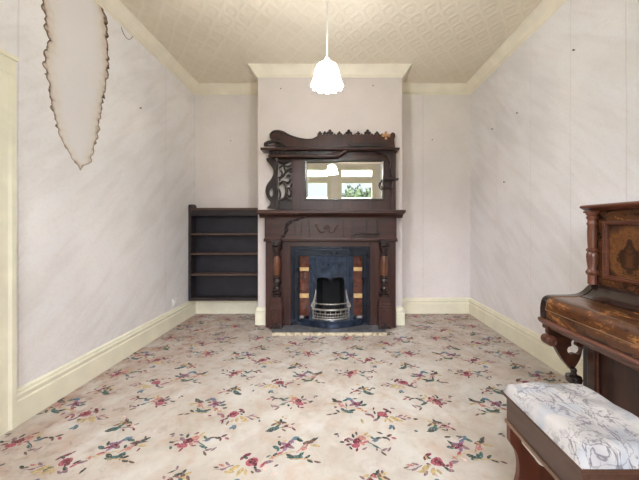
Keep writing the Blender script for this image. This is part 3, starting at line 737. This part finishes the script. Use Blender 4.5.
# cresting ornaments
def ornament(u, v, s, mat, label=None, full=False):
    bm = BM(); x, z = ox(u), oz(v)
    L = [(0, .030, .015), (-.019, .012, .013), (.019, .012, .013), (0, .010, .012)]
    if full: L = [(0, .026, .014), (-.027, 0, .014), (.027, 0, .014), (0, -.026, .014), (0, 0, .014)]
    for dx, dz, r in L:
        o2 = bmesh.ops.create_icosphere(bm, subdivisions=2, radius=r * s); bmesh.ops.scale(bm, verts=o2['verts'], vec=(1, .6, 1)); bmesh.ops.translate(bm, verts=o2['verts'], vec=(x + dx * s, (OY - .006 if full else OY + .016), z + dz * s))
    if full:
        for dx, dz in ((.03, 0), (-.03, 0), (0, .03), (0, -.03)): tube(bm, [(x, OY - .006, z), (x + dx * s, OY - .006, z + dz * s)], .006, 6)
    o = obj('cresting_ornament', bm, mat, om, 60)
    if label: o['label'] = label
for u in (258, 276, 295, 330, 365, 400, 435, 470): ornament(u, 88, 1.25 if u in (295, 365, 435) else .8, M['mantel_dark'])
ornament(502, 95, 1.25, M['bare_wood'], 'pale gold four-lobed ornament', True)
for k in range(20):
    bm = BM(); u = 262 + k * 12.6
    o2 = bmesh.ops.create_icosphere(bm, subdivisions=1, radius=.012); bmesh.ops.translate(bm, verts=o2['verts'], vec=(ox(u), OY + .016, oz(88)))
    obj('bead', bm, M['mantel_dark'], om, 60)
# right side bracket, little shelf
bm = BM()
out = spline([(462, 150), (470, 158), (484, 160), (492, 168), (506, 172), (510, 186), (518, 198), (516, 214), (522, 226), (520, 240), (524, 250)], 5)
prism(bm, OP(out) + OP([(525, 250), (525, 147.5), (462, 147.5)]), (), 'y', OY - .05, OY - .03)
tube(bm, [(ox(u), OY - .05, oz(v)) for u, v in out], .013, 8)
obj('carved_bracket', bm, M['mantel_dark'], om, 50)
bm = BM(); box(bm, ox(488), ox(545), OY - .075, OY - .0085, oz(261), oz(256)); sb = obj('bracket_shelf', bm, M['mantel_dark'], om, None, .003)
bm = BM(); tube(bm, [(ox(u), OY - .045, oz(v)) for u, v in spline([(500, 263), (486, 264), (480, 274), (484, 288), (494, 290), (498, 282), (492, 278)], 5)], .007, 8)
tube(bm, [(ox(u), OY - .045, oz(v)) for u, v in ((492, 290), (530, 291))], .007, 8); 
tube(bm, [(ox(u), OY - .045, oz(v)) for u, v in ((512, 262), (512, 291))], .005, 8)
obj('scroll_support', bm, M['mantel_dark'], sb, 50)

# ------------------------------------------------------------------ cast iron fireplace
fp = thing('fireplace', 'blue-black cast iron fireplace with brown and cream tiled cheeks and basket grate', 'fireplace', (-.052, 3.2, 0.034))
IY = 3.172
def ix(u): return at(285 + u / 5.333, 0, IY)[0]
def iz(v): return at(0, 245 + v / 5.333, IY)[1]
HB = .0345
ex0, ex1, ez1 = IX0 + .002, IX1 - .002, ITOP - .002
tx0, tx1, tx2, tx3 = ix(77), ix(127), ix(366), ix(413)
zt0, zt1 = iz(398), iz(60)
bm = BM()
prism(bm, [(ex0, HB), (ex1, HB), (ex1, ez1), (ex0, ez1)], [[(tx0, HB + .03), (tx3, HB + .03), (tx3, zt1), (tx0, zt1)]], 'y', IY, BY - .002)
prism(bm, [(ex0, HB + .001), (ex0 + .02, HB + .001), (ex0 + .02, ez1 - .02), (ex1 - .02, ez1 - .02), (ex1 - .02, HB + .001), (ex1, HB + .001), (ex1, ez1), (ex0, ez1)], (), 'y', IY - .012, IY)
for q in ([(tx0 - .012, HB + .03), (tx0 - .012, zt1 + .012), (tx3 + .012, zt1 + .012), (tx3 + .012, HB + .03)], [(ex0 + .034, HB + .03), (ex0 + .034, ez1 - .034), (ex1 - .034, ez1 - .034), (ex1 - .034, HB + .03)]):
    for (xa_, za_), (xb_, zb_) in zip(q, q[1:]): tube(bm, [(xa_, IY, za_), (xb_, IY, zb_)], .007, 8)
obj('outer_frame', bm, M['iron_frame'], fp, None, .004)
for a_, b_ in ((tx0, tx1), (tx2, tx3)):
    z = zt1
    for h, mname in ((.126, 'tile_brown'), (.042, 'tile_cream'), (.126, 'tile_brown'), (.126, 'tile_brown'), (.050, 'tile_cream'), (.20, 'tile_brown')):
        z2 = max(z - h, HB + .03)
        bm = BM(); box(bm, a_ + .001, b_ - .001, IY + .018, IY + .03, z2 + .001, z - .001)
        t = obj('tile', bm, M[mname], fp, None, .002)
        if mname == 'tile_cream': t['label'] = 'cream banded tile'
        else:
            bm = BM(); xc = (a_ + b_) / 2; zc = (z + z2) / 2
            for k in range(5):
                q = k * 2 * PI / 5
                o2 = bmesh.ops.create_icosphere(bm, subdivisions=1, radius=.011); bmesh.ops.scale(bm, verts=o2['verts'], vec=(1, .3, 1)); bmesh.ops.translate(bm, verts=o2['verts'], vec=(xc + .016 * math.cos(q), IY + .017, zc + .016 * math.sin(q)))
            obj('tile_flower', bm, M['tile_brown'], t, 60)
        z = z2
# inner posts with reeded ribs
px0, px1, px2, px3 = ix(127), ix(168), ix(318), ix(366)
for a_, b_ in ((px0, px1), (px2, px3)):
    bm = BM(); box(bm, a_, b_, IY + .012, BY - .004, HB + .03, zt1)
    for k in range(3):
        x = a_ + (b_ - a_) * (.22 + .28 * k); tube(bm, [(x, IY + .012, HB + .10), (x, IY + .012, zt1 - .01)], .008, 8)
    obj('inner_post', bm, M['iron'], fp, 40)
# hood with scalloped lip and raised pattern
hz = iz(176)
bm = BM()
lip = spline([(px1, iz(186)), (ix(178), iz(178)), (ix(205), iz(175)), (ix(228), iz(180)), (ix(243), iz(194)), (ix(258), iz(180)), (ix(281), iz(175)), (ix(308), iz(178)), (px2, iz(186))], 5)
prism(bm, lip + [(px2, zt1), (px1, zt1)], (), 'y', IY + .02, IY + .04)
prism(bm, [(px1 + .014, iz(160)), (px2 - .014, iz(160)), (px2 - .014, iz(74)), (px1 + .014, iz(74))], [[(px1 + .024, iz(154)), (px2 - .024, iz(154)), (px2 - .024, iz(80)), (px1 + .024, iz(80))]], 'y', IY + .012, IY + .021)
hood = obj('hood', bm, M['iron'], fp, None, .003)
bm = BM(); xc = (px1 + px2) / 2; zc = iz(117)
for sgn in (-1, 1):
    for pts in ([(0, -.04), (.03, -.03), (.05, 0), (.035, .028), (.015, .012), (.028, 0)], [(.05, -.01), (.08, -.03), (.095, 0), (.08, .03), (.066, .014)], [(0, .045), (.03, .04), (.06, .045), (.10, .04)]):
        tube(bm, [(xc + sgn * a_, IY + .019, zc + b_) for a_, b_ in spline(pts, 5)], .0055, 6)
o2 = bmesh.ops.create_icosphere(bm, subdivisions=2, radius=.018); bmesh.ops.scale(bm, verts=o2['verts'], vec=(1, .4, 1)); bmesh.ops.translate(bm, verts=o2['verts'], vec=(xc, IY + .019, zc))
obj('relief_pattern', bm, M['iron'], hood, 60)
# firebox
bm = BM()
fv = lambda L: bm.faces.new([bm.verts.new(p) for p in L])
fb0, fb1, bb0, bb1, yb1 = px1, px2, px1 + .05, px2 - .05, 3.50
fv([(fb0, IY + .04, HB), (bb0, yb1, HB), (bb0, yb1, .75), (fb0, IY + .04, zt1)]); fv([(fb1, IY + .04, HB), (fb1, IY + .04, zt1), (bb1, yb1, .75), (bb1, yb1, HB)])
fv([(bb0, yb1, HB), (bb1, yb1, HB), (bb1, yb1, .75), (bb0, yb1, .75)]); fv([(fb0, IY + .04, zt1), (bb0, yb1, .75), (bb1, yb1, .75), (fb1, IY + .04, zt1)]); fv([(fb0, IY + .04, HB), (fb1, IY + .04, HB), (bb1, yb1, HB), (bb0, yb1, HB)])
obj('firebox', bm, M['iron_dark'], fp)
# basket grate: bowed bars with standards
g0, g1 = ix(150), ix(340)
gt = bpy.data.objects.new('grate', None); COL.objects.link(gt); gt.parent = fp; gt.location = Vector((xc, IY, .2)) - wloc(fp)
def bow(v, r, ext=0.0, seg=14):
    bm = BM(); pts = []
    for k in range(seg + 1):
        t = -1 + 2 * k / seg
        pts.append((xc + t * ((g1 - g0) / 2 + ext), IY + .015 - .07 * (1 - t * t), iz(v)))
    tube(bm, pts, r, 8); return obj('bar', bm, M['steel'], gt, 50)
bow(310, .008, .008); bow(341, .0125, .004); bow(362, .006); bow(378, .008); bow(391, .0125, .004)
for k in range(13):
    t = -.86 + 1.72 * k / 12
    bm = BM(); x = xc + t * (g1 - g0) / 2; y = IY + .015 - .07 * (1 - t * t)
    tube(bm, [(x, y, iz(392)), (x, y, iz(362 if k % 2 else 345))], .0045, 6); obj('upright', bm, M['steel'], gt, 50)
bm = BM(); prism(bm, [(xc + t * (g1 - g0) / 2, IY + .02 - .065 * (1 - t * t)) for t in [-1 + k / 8 for k in range(17)]], (), 'z', iz(397), iz(388)); obj('grate_floor', bm, M['iron'], gt)
for sgn in (-1, 1):
    bm = BM(); xs_ = g0 if sgn < 0 else g1
    prism(bm, [(xs_ + sgn * a_, iz(v)) for a_, v in spline([(-.030, 236), (-.034, 250), (-.030, 275), (-.022, 300), (-.018, 330), (.020, 330), (.022, 318), (.002, 300), (-.016, 268)], 4, True)], (), 'y', IY - .002, IY + .016)
    tube(bm, [(xs_, IY + .006, iz(310)), (xs_, IY + .006, iz(395))], .010, 8)
    obj('grate_cheek', bm, M['steel'], gt, 50)
# ash cover and bowed fender
bm = BM()
fx0, fx1 = ix(82), ix(416)
def bowed(bulge, base): return [(((fx0 + fx1) / 2) + t * (fx1 - fx0) / 2, base - bulge * (1 - t * t)) for t in [-1 + k / 10 for k in range(21)]]
prism(bm, [(x, y) for x, y in bowed(.10, IY + .0)] + [(fx1, IY + .012), (fx0, IY + .012)], (), 'z', HB, .088)
prism(bm, [(x, y) for x, y in bowed(.112, IY - .004)] + [(fx1, IY + .012), (fx0, IY + .012)], (), 'z', .088, .104)
prism(bm, [(x, y) for x, y in bowed(.118, IY - .006)] + [(fx1, IY + .012), (fx0, IY + .012)], (), 'z', HB, .048)
obj('fender', bm, M['iron'], fp, 40, .003)
bm = BM(); box(bm, px1 + .002, px2 - .002, IY + .014, IY + .03, .09, iz(397)); obj('ash_cover', bm, M['iron'], fp)
# hearth slab
n = NT('hearth_stone')
c = n.ramp(n.noise(24, 5), [(0.35, lin((150, 128, 104))), (0.5, lin((206, 194, 168))), (0.7, lin((222, 212, 188)))])
n.col(c); n.p(Roughness=0.5); M['hearth'] = n.m
bm = BM(); box(bm, -.655, .535, 2.935, 3.035, .0015, .034); box(bm, -.655, .535, 3.035, 3.16, .0015, .033)
hs = obj('hearth', bm, M['hearth'], None, None, .003, loc=(-.06, 3.05, .0015)); tag(hs, 'low pale cream hearth slab on the carpet before the fireplace', 'hearth')
hs.data.materials.append(plain('hearth_top', (88, 88, 92), 0.35, var=0.3, scale=18))
for f in hs.data.polygons:
    if f.normal.z > .9: f.material_index = 1

# ------------------------------------------------------------------ pendant lamp
LX, LYY = (327 - CX) * 1.75 / F, 1.75
pl = thing('pendant_lamp', 'lit white fluted glass pendant lamp on a long cord from the ceiling', 'lamp', (LX, LYY, H - .001))
sz = lambda py: CAMZ - (py - CY) * LYY / F
bm = BM()
zt_, zb_ = sz(64), 2.000
hs0 = zt_ - zb_
pr = [(.026, zt_), (.044, zt_ - .03 * hs0), (.060, zt_ - .12 * hs0), (.069, zt_ - .28 * hs0), (.075, zt_ - .48 * hs0), (.081, zt_ - .68 * hs0), (.089, zt_ - .86 * hs0), (.096, zb_ + .003), (.098, zb_)]
rings = []
SEG = 72
for i, (r, h) in enumerate(pr):
    k = i / (len(pr) - 1); ring = []
    for s in range(SEG):
        t = 2 * PI * s / SEG
        rr = r * (1 + 0.035 * k * math.cos(12 * t)); hz_ = h - (.004 * k * k * math.cos(12 * t))
        ring.append(bm.verts.new((LX + rr * math.cos(t), LYY + rr * math.sin(t), hz_)))
    rings.append(ring)
for A_, B_ in zip(rings, rings[1:]):
    for k in range(SEG): bm.faces.new((A_[k], A_[(k + 1) % SEG], B_[(k + 1) % SEG], B_[k]))
bm.faces.new(rings[0])
so = obj('lamp_shade', bm, M['opal'], pl, 60)
md = so.modifiers.new('thick', 'SOLIDIFY'); md.thickness = .003
bm = BM(); lathe(bm, [(.027, zt_ + .001), (.027, zt_ + .010), (.018, zt_ + .014), (.016, zt_ + .035), (.008, zt_ + .042)], (LX, LYY, 0), 20); obj('lamp_holder', bm, plain('lamp_holder_white', (214, 206, 196), 0.4, var=.03), pl, 40)
bm = BM(); tube(bm, [(LX, LYY, zt_ + .04), (LX, LYY, H - .02)], .005, 10); obj('cord', bm, M['white'], pl, 40)
bm = BM(); lathe(bm, [(.012, H - .032), (.04, H - .024), (.05, H - .001)], (LX, LYY, 0), 24); obj('ceiling_rose', bm, M['white'], pl, 40)
bm = BM(); lathe(bm, [(.012, zt_ - .03), (.014, zt_ - .05), (.028, zt_ - .08), (.03, zt_ - .092), (.02, zt_ - .108), (.004, zt_ - .114)], (LX, LYY, 0), 16); obj('bulb', bm, M['opal'], pl, 60)

# ------------------------------------------------------------------ upright piano
PY0, PY1 = 0.04, 1.50
pn = thing('upright_piano', 'antique walnut upright piano with closed lid standing against the right wall', 'piano', (1.40, (PY0 + PY1) / 2, 0))
PXB = 1.70
PF = 1.357
arm = spline([(PF, .835), (1.343, .828), (1.325, .812), (1.303, .792), (1.275, .779), (1.235, .774), (1.18, .773), (1.130, .772), (1.107, .765), (1.092, .748), (1.085, .72), (1.083, .69), (1.084, .655)], 5)
prof_end = [(PXB, 0), (PXB, 1.213), (PF, 1.213)] + arm + [(1.10, .652), (1.10, .60), (1.31, .60), (1.31, 0)]
for ya, yb_ in ((PY1 - .034, PY1), (PY0, PY0 + .034)):
    bm = BM(); prism(bm, prof_end, (), 'y', ya, yb_); obj('side_panel', bm, M['piano_dark'], pn, 25, .003)
Ya, Yb = PY0 + .0345, PY1 - .0345
bm = BM()
tp = [(PXB + .004, 1.2135), (1.345, 1.2135), (1.330, 1.220), (1.322, 1.226), (1.312, 1.230), (1.310, 1.238), (1.316, 1.243), (1.325, 1.245), (PXB + .004, 1.245)]
prism(bm, tp, (), 'y', PY0 - .022, PY1 + .022); obj('top_lid', bm, M['piano_red'], pn, 30)
# upper front with three moulded veneer panels
bm = BM()
zp0, zp1 = .872, 1.160
pans = [(1.436, 1.204), (1.15, .39), (.336, .104)]
prism(bm, [(Ya, .80), (Yb, .80), (Yb, 1.2125), (Ya, 1.2125)], [[(b_, zp0), (a_, zp0), (a_, zp1), (b_, zp1)] for a_, b_ in pans], 'x', PF, PF + .022)
up = obj('upper_front', bm, M['burl'], pn, None, .002)
for a_, b_ in pans:
    cy = (a_ + b_) / 2
    bm = BM(); box(bm, PF + .012, PF + .018, b_ - .004, a_ + .004, zp0 - .004, zp1 + .004)
    bl = burl('panel_veneer', (46, 27, 16), (82, 50, 28), (120, 78, 42), cy - (PY0 + PY1) / 2, 0.3)
    obj('veneer_panel', bm, bl, up)
    bm = BM()
    for k, (w0, w1, hh_) in enumerate(((0, .010, .007), (.010, .018, .003))):
        q = lambda w: [(b_ + w, zp0 + w), (a_ - w, zp0 + w), (a_ - w, zp1 - w), (b_ + w, zp1 - w)]
        prism(bm, q(w0), [q(w1)], 'x', PF - hh_, PF + .013)
    obj('panel_moulding', bm, M['piano_red'], up, None, .002)
# turned half columns
for y in (PY1 - .024, PY0 + .024):
    bm = BM()
    X = 1.336
    zc = lambda v: CAMZ - (190 + v / 2.824 - CY) * 1.47 / F
    P = [(.026, zc(266)), (.026, zc(241)), (.034, zc(238)), (.038, zc(232)), (.030, zc(227)), (.024, zc(222)), (.030, zc(205)), (.034, zc(188)), (.032, zc(180)), (.026, zc(176)), (.034, zc(172)), (.034, zc(168)), (.024, zc(164)),
         (.026, zc(150)), (.028, zc(120)), (.026, zc(100)), (.031, zc(97)), (.031, zc(93)), (.026, zc(90)), (.026, zc(84)), (.033, zc(80)), (.033, zc(75)), (.027, zc(73)), (.036, zc(68)), (.038, zc(63)), (.038, zc(60))]
    lathe(bm, [(r * .72, z) for r, z in P], (X, y, 0), 24); cl = obj('column', bm, M['piano_col'], pn, 40)
    bm = BM(); box(bm, X - .026, PF + .001, y - .026, y + .026, 1.203, 1.2132); obj('column_cap', bm, M['piano_red'], cl, None, .003)
# fall over the keys
fa = [(x + .002, z - .002) for x, z in arm if z > .706]
ff_ = [p for p in fa if p[0] < 1.262]; fk = [p for p in fa if p[0] >= 1.262]
bm = BM(); prism(bm, ff_ + [(1.098, .706), (1.12, .706), (1.15, .745), (1.262, .755)], (), 'y', Ya, Yb)
fall = obj('fall', bm, M['burl'], pn, 30)
bm = BM(); prism(bm, fk + [(1.2625, .755), (1.375, .80), (1.375, .83)], (), 'y', Ya, Yb); obj('fall_back', bm, M['piano_dark'], pn, 30)
bm = BM(); box(bm, 1.0845, 1.12, Ya, Yb, .7015, .7055); obj('inlay_line', bm, M['inlay'], fall)
bm = BM(); tube(bm, [(x - .0005, Yb - .004, z + .001) for x, z in fa[20:]], .0013, 6); obj('inlay_line', bm, M['inlay'], fall)
bm = BM(); box(bm, 1.087, 1.12, Ya, Yb, .656, .7012); obj('key_slip', bm, M['burl'], pn, None, .003)
bm = BM()
kp = [(1.30, .600), (1.118, .600), (1.108, .606), (1.104, .616), (1.092, .624), (1.082, .632), (1.076, .640), (1.074, .648), (1.079, .6555), (1.30, .6555)]
prism(bm, kp, (), 'y', Ya + .0, Yb - .0)
for e in ((PY1 - .0345, PY1 + .006), (PY0 - .006, PY0 + .0345)): prism(bm, [(x, z) for x, z in kp[1:9]] + [(1.0835, .6555), (1.0835, .64), (1.0995, .63), (1.0995, .5995)], (), 'y', e[0], e[1])
obj('keybed', bm, M['piano_red'], pn, 30)
# lower front, stiles, plinth
bm = BM(); box(bm, 1.318, 1.335, Ya, Yb, .12, .60); lf = obj('lower_panel', bm, M['piano_low'], pn)
for ya, yb_ in ((Yb - .04, Yb), (Ya, Ya + .04)):
    bm = BM(); box(bm, 1.300, 1.318, ya, yb_, .12, .599); obj('stile', bm, M['piano'], lf, None, .003)
for ya, yb_ in ((Yb - .052, Yb - .04), (Ya + .04, Ya + .052)):
    bm = BM(); box(bm, 1.308, 1.318, ya, yb_, .13, .59); obj('stile_bead', bm, M['piano_red'], lf, None, .003)
bm = BM(); box(bm, 1.292, 1.335, Ya, Yb, 0, .12); obj('plinth', bm, M['piano_low'], pn, None, .004)
bm = BM(); box(bm, 1.66, 1.68, Ya, Yb, .02, 1.21); obj('back_panel', bm, M['piano_low'], pn)
# scrolled, pierced legs
for y, sg in ((PY1 - .014, 1), (PY0 + .014, -1)):
    bm = BM()
    outl = spline([(1.108, .5985), (1.108, .575), (1.128, .556), (1.142, .535), (1.143, .51), (1.153, .490), (1.168, .463), (1.190, .430), (1.213, .404), (1.230, .386), (1.246, .398), (1.264, .425), (1.279, .458), (1.286, .49), (1.296, .53), (1.297, .5985)], 5)
    tref = spline([(1.243, .545), (1.258, .532), (1.256, .512), (1.274, .504), (1.281, .486), (1.268, .468), (1.246, .472), (1.224, .468), (1.208, .484), (1.213, .504), (1.229, .512), (1.228, .532)], 4, True)
    prism(bm, outl, [tref], 'y', y - .010, y + .010)
    lg = obj('leg', bm, M['piano'], pn, 40, .003)
    bm = BM(); lathe(bm, [(.010, -.031), (.013, -.028), (.016, -.030), (.025, -.027), (.027, -.02), (.027, .02), (.025, .027), (.016, .030), (.013, .028), (.010, .031)], (1.120, y, .540), 20, 'y'); obj('volute', bm, M['piano_red'], lg, 40)
    yy = y - sg * .022
    bm = BM(); lathe(bm, [(.028, 0), (.032, .03), (.026, .05), (.016, .06), (.024, .12), (.027, .2), (.022, .28), (.018, .325), (.034, .336), (.037, .350), (.033, .364), (.015, .372), (.012, .382), (.015, .392), (.012, .402)], (1.230, yy, 0), 20); obj('turned_post', bm, M['piano_dark'], lg, 40)
    bm = BM(); box(bm, 1.19, 1.291, yy - .032, yy + .032, .001, .035); obj('toe', bm, M['piano_low'], lg, None, .006)

# ------------------------------------------------------------------ piano stool
SX, SW, SY0, SY1 = .671, .330, .772, 1.155
st = thing('piano_stool', 'wooden box piano stool with white and grey floral padded seat beside the piano', 'stool', (SX + SW / 2, (SY0 + SY1) / 2, 0))
LZ = .470
bm = BM(); box(bm, SX, SX + SW, SY0, SY1, LZ - .012, LZ); obj('lid', bm, M['stool_wood'], st, None, .004)
bm = BM()
NX, NY = 24, 28
def cush(i, j, top):
    u, v = i / NX, j / NY
    e = min(u, 1 - u, v, 1 - v)
    x = SX + .004 + (SW - .008) * u; y = SY0 + .004 + (SY1 - SY0 - .008) * v
    d = math.sqrt(max(0, 1 - (1 - min(1, e / .10)) ** 2))
    wob = .004 * math.sin(7 * u + 3 * v) * math.cos(5 * v - 2 * u) + .003 * math.sin(17 * u * v + 2)
    cw = max(0, 1 - ((2 * u - 1) ** 2 + (2 * v - 1) ** 2) / 2)
    z = LZ + .0005 + (d * (.040 + .010 * cw) + wob * d if top else 0)
    return (x, y, z)
g_ = [[bm.verts.new(cush(i, j, True)) for j in range(NY + 1)] for i in range(NX + 1)]
for i in range(NX):
    for j in range(NY): bm.faces.new((g_[i][j], g_[i + 1][j], g_[i + 1][j + 1], g_[i][j + 1]))
per = [g_[i][0] for i in range(NX)] + [g_[NX][j] for j in range(NY)] + [g_[i][NY] for i in range(NX, 0, -1)] + [g_[0][j] for j in range(NY, 0, -1)]
bm.faces.new(list(reversed(per)))
obj('seat_pad', bm, M['fabric'], st, 60)
bm = BM(); t = .018; i_ = .016; A0, A1, B0, B1 = SX + i_, SX + SW - i_, SY0 + i_, SY1 - i_
ZA = LZ - .118
for q in ((A0, A0 + t, B0, B1), (A1 - t, A1, B0, B1), (A0 + t, A1 - t, B0, B0 + t), (A0 + t, A1 - t, B1 - t, B1)): box(bm, *q, ZA, LZ - .0125)
box(bm, A0 + t, A1 - t, B0 + t, B1 - t, ZA + .004, ZA + .012)
ap = obj('apron', bm, M['stool_wood'], st, None, .002)
bm = BM()
for q in ((A0 - .005, A0, B0 - .005, B1 + .005), (A1, A1 + .005, B0 - .005, B1 + .005), (A0, A1, B0 - .005, B0), (A0, A1, B1, B1 + .005)): box(bm, *q, ZA - .004, ZA + .010)
obj('apron_bead', bm, M['stool_bead'], ap, None, .002)
wd = A1 - A0
half = [(.0, ZA), (.0, .30), (.002, .282), (.014, .265), (.028, .24), (.036, .20), (.036, .16), (.028, .12), (.014, .085), (.006, .055), (.0, .03), (-.006, .0)]
hs_ = spline(half, 4)
outl = [(A0 + a_, z) for a_, z in hs_] + [(A0 + .09, 0), (A0 + .11, .03), (A1 - .11, .03), (A1 - .09, 0)] + [(A1 - a_, z) for a_, z in reversed(hs_)]
for ya, yb_ in ((B1 - .024, B1 - .002), (B0 + .002, B0 + .024)):
    bm = BM(); prism(bm, outl, (), 'y', ya, yb_); obj('leg', bm, M['stool_leg'], st, 40, .003)
bm = BM(); 
lathe(bm, [(.012, 0), (.013, .006), (.013, .075), (.015, .08), (.015, .095), (.010, .106), (.003, .11)], (A0 + .056, 0, ZA - .062), 16, 'y')
for v in bm.verts: v.co.y = (B1 - .0245) - v.co.y
o = obj('peg', bm, M['pale'], st, 40); o['label'] = 'pale peg under the apron'

# ------------------------------------------------------------------ small things on the walls
sy = F * 1.825 / (335 - 174)
sk = thing('wall_socket', 'small white socket plate just above the left skirting board near the bookcase', 'socket', (XL + .001, sy, .27))
bm = BM(); box(bm, XL + .001, XL + .010, sy - .045, sy + .045, .222, .322); obj('plate', bm, M['white'], sk, None, .004)
bm = BM(); box(bm, XL + .010, XL + .022, sy - .028, sy + .028, .245, .300); obj('plug', bm, M['white'], sk, None, .006)
def nail(p, axis, label):
    bm = BM(); lathe(bm, [(.0025, 0), (.0025, .010), (.007, .011), (.006, .015)], (0, 0, 0), 10, axis)
    if axis == 'y' or (axis == 'x' and p[0] > 0):
        for v in bm.verts:
            if axis == 'y': v.co.y *= -1
            else: v.co.x *= -1
    for v in bm.verts: v.co += Vector(p)
    tag(obj('nail', bm, M['nail'], None, 50, loc=p), label, 'nail')
def onright(px, py): y = F * XR / (px - CX); return (XR, y, CAMZ - (py - CY) * y / F)
def onplane(px, py, Y): x, z = at(px, py, Y); return (x, Y, z)
nail(onright(518, 113), 'x', 'dark nail high on the right wall beside a paper seam')
nail(onright(493, 129), 'x', 'dark nail on the right wall closest to the far corner')
nail(onright(505, 182), 'x', 'lowest of the dark nails on the right wall')
nail(onright(575, 50), 'x', 'topmost nail on the right wall nearest the camera')
nail(onplane(432, 140, YB), 'y', 'dark nail in the alcove wall right of the chimney')
nail(onplane(231, 141, YB), 'y', 'dark nail in the alcove wall above the bookcase')
nail(onplane(373, 86, BY), 'y', 'dark nail high on the chimney wall right of the lamp')
nail(onplane(281, 89, BY), 'y', 'dark nail high on the chimney wall left of the lamp')
y_ = F * 1.825 / (335 - 139.6); nail((XL, y_, CAMZ - (108 - CY) * y_ / F), 'x', 'dark nail on the left wall right of the brown water mark')

# ------------------------------------------------------------------ garden outside (in the mirror)
bm = BM(); box(bm, -30, 30, -40, YF - .3, -.6, -.5); struct('ground_outside', bm, plain('lawn', (70, 84, 48), 0.95, var=.25, scale=2))
rnd = random.Random(9)
sh = thing('shrub', 'green leafy shrub in the garden, seen reflected in the mirror', 'shrub', (.95, -6.0, -.5))
bm = BM()
def leaf_cloud(bm, c, r, nleaf):
    for _ in range(nleaf):
        d = Vector((rnd.gauss(0, 1), rnd.gauss(0, 1), rnd.gauss(0, 1))).normalized()
        p = Vector(c) + Vector((d.x * r[0], d.y * r[1], d.z * r[2])) * rnd.uniform(.85, 1.05)
        a_ = Vector((rnd.uniform(-1, 1), rnd.uniform(-1, 1), rnd.uniform(-1, 1))).normalized(); b_ = a_.cross(d).normalized() * .045; a_ = a_ * .10
        bm.faces.new([bm.verts.new(p + q) for q in (-a_, b_, a_, -b_)])
for cx_, w_, ztop in ((.25, .34, 2.62), (.65, .4, 2.84), (1.05, .4, 2.86), (1.5, .36, 2.80), (1.85, .3, 2.6)):
    leaf_cloud(bm, (cx_, -6.0, ztop / 2 - .2), (w_, .5, ztop / 2 + .2), 900)
    o2 = bmesh.ops.create_icosphere(bm, subdivisions=3, radius=1); bmesh.ops.scale(bm, verts=o2['verts'], vec=(w_ * .9, .45, ztop / 2 + .12)); bmesh.ops.translate(bm, verts=o2['verts'], vec=(cx_, -6.0, ztop / 2 - .2))
for v in bm.verts: v.co.z = max(v.co.z, -.49)
obj('foliage', bm, plain('foliage_green', (38, 52, 24), 0.8, var=.45, scale=9), sh)

# ------------------------------------------------------------------ light
W = bpy.data.worlds.new('overcast_sky'); SC.world = W; W.use_nodes = True
t = W.node_tree; t.nodes.clear()
o = t.nodes.new('ShaderNodeOutputWorld'); bg = t.nodes.new('ShaderNodeBackground'); tc = t.nodes.new('ShaderNodeTexCoord'); sp = t.nodes.new('ShaderNodeSeparateXYZ'); rp = t.nodes.new('ShaderNodeValToRGB')
t.links.new(tc.outputs['Generated'], sp.inputs[0]); t.links.new(sp.outputs[2], rp.inputs[0]); t.links.new(rp.outputs[0], bg.inputs[0]); t.links.new(bg.outputs[0], o.inputs[0])
cr = rp.color_ramp; cr.elements[0].position = 0.0; cr.elements[0].color = (.042, .049, .056, 1); cr.elements[1].position = .6; cr.elements[1].color = (1.0, 1.02, 1.06, 1)
e = cr.elements.new(.15); e.color = (.046, .053, .060, 1); e = cr.elements.new(.185); e.color = (.7, .74, .8, 1)
bg.inputs[1].default_value = 9.5
for k, (a_, b_) in enumerate(WIN):          # portals: guide sky sampling through the windows
    L = bpy.data.lights.new('window_portal', 'AREA'); L.shape = 'RECTANGLE'; L.size = b_ - a_; L.size_y = WZ1 - WZ0
    L.cycles.is_portal = True
    lo = bpy.data.objects.new('window_portal', L); COL.objects.link(lo)
    lo.location = ((a_ + b_) / 2, YF - .16, (WZ0 + WZ1) / 2); lo.rotation_euler = (PI / 2, 0, 0)

# ------------------------------------------------------------------ camera
cam = bpy.data.cameras.new('camera'); co = bpy.data.objects.new('camera', cam); COL.objects.link(co)
cam.sensor_width = 36; cam.sensor_fit = 'HORIZONTAL'; cam.lens = F / 639 * 36; cam.clip_start = .02
cam.shift_x = -(CX - 319.5) / 639; cam.shift_y = -(240 - CY) / 639
co.location = (0, 0, CAMZ); co.rotation_euler = (PI / 2, 0, 0)
SC.camera = co
vs = SC.view_settings; vs.view_transform = 'Standard'; vs.look = 'None'; vs.gamma = 1.0; vs.use_curve_mapping = False; vs.exposure = 1.46
SC.cycles.use_denoising = True
SC.cycles.max_bounces = 12; SC.cycles.diffuse_bounces = 8; SC.cycles.sample_clamp_indirect = 8
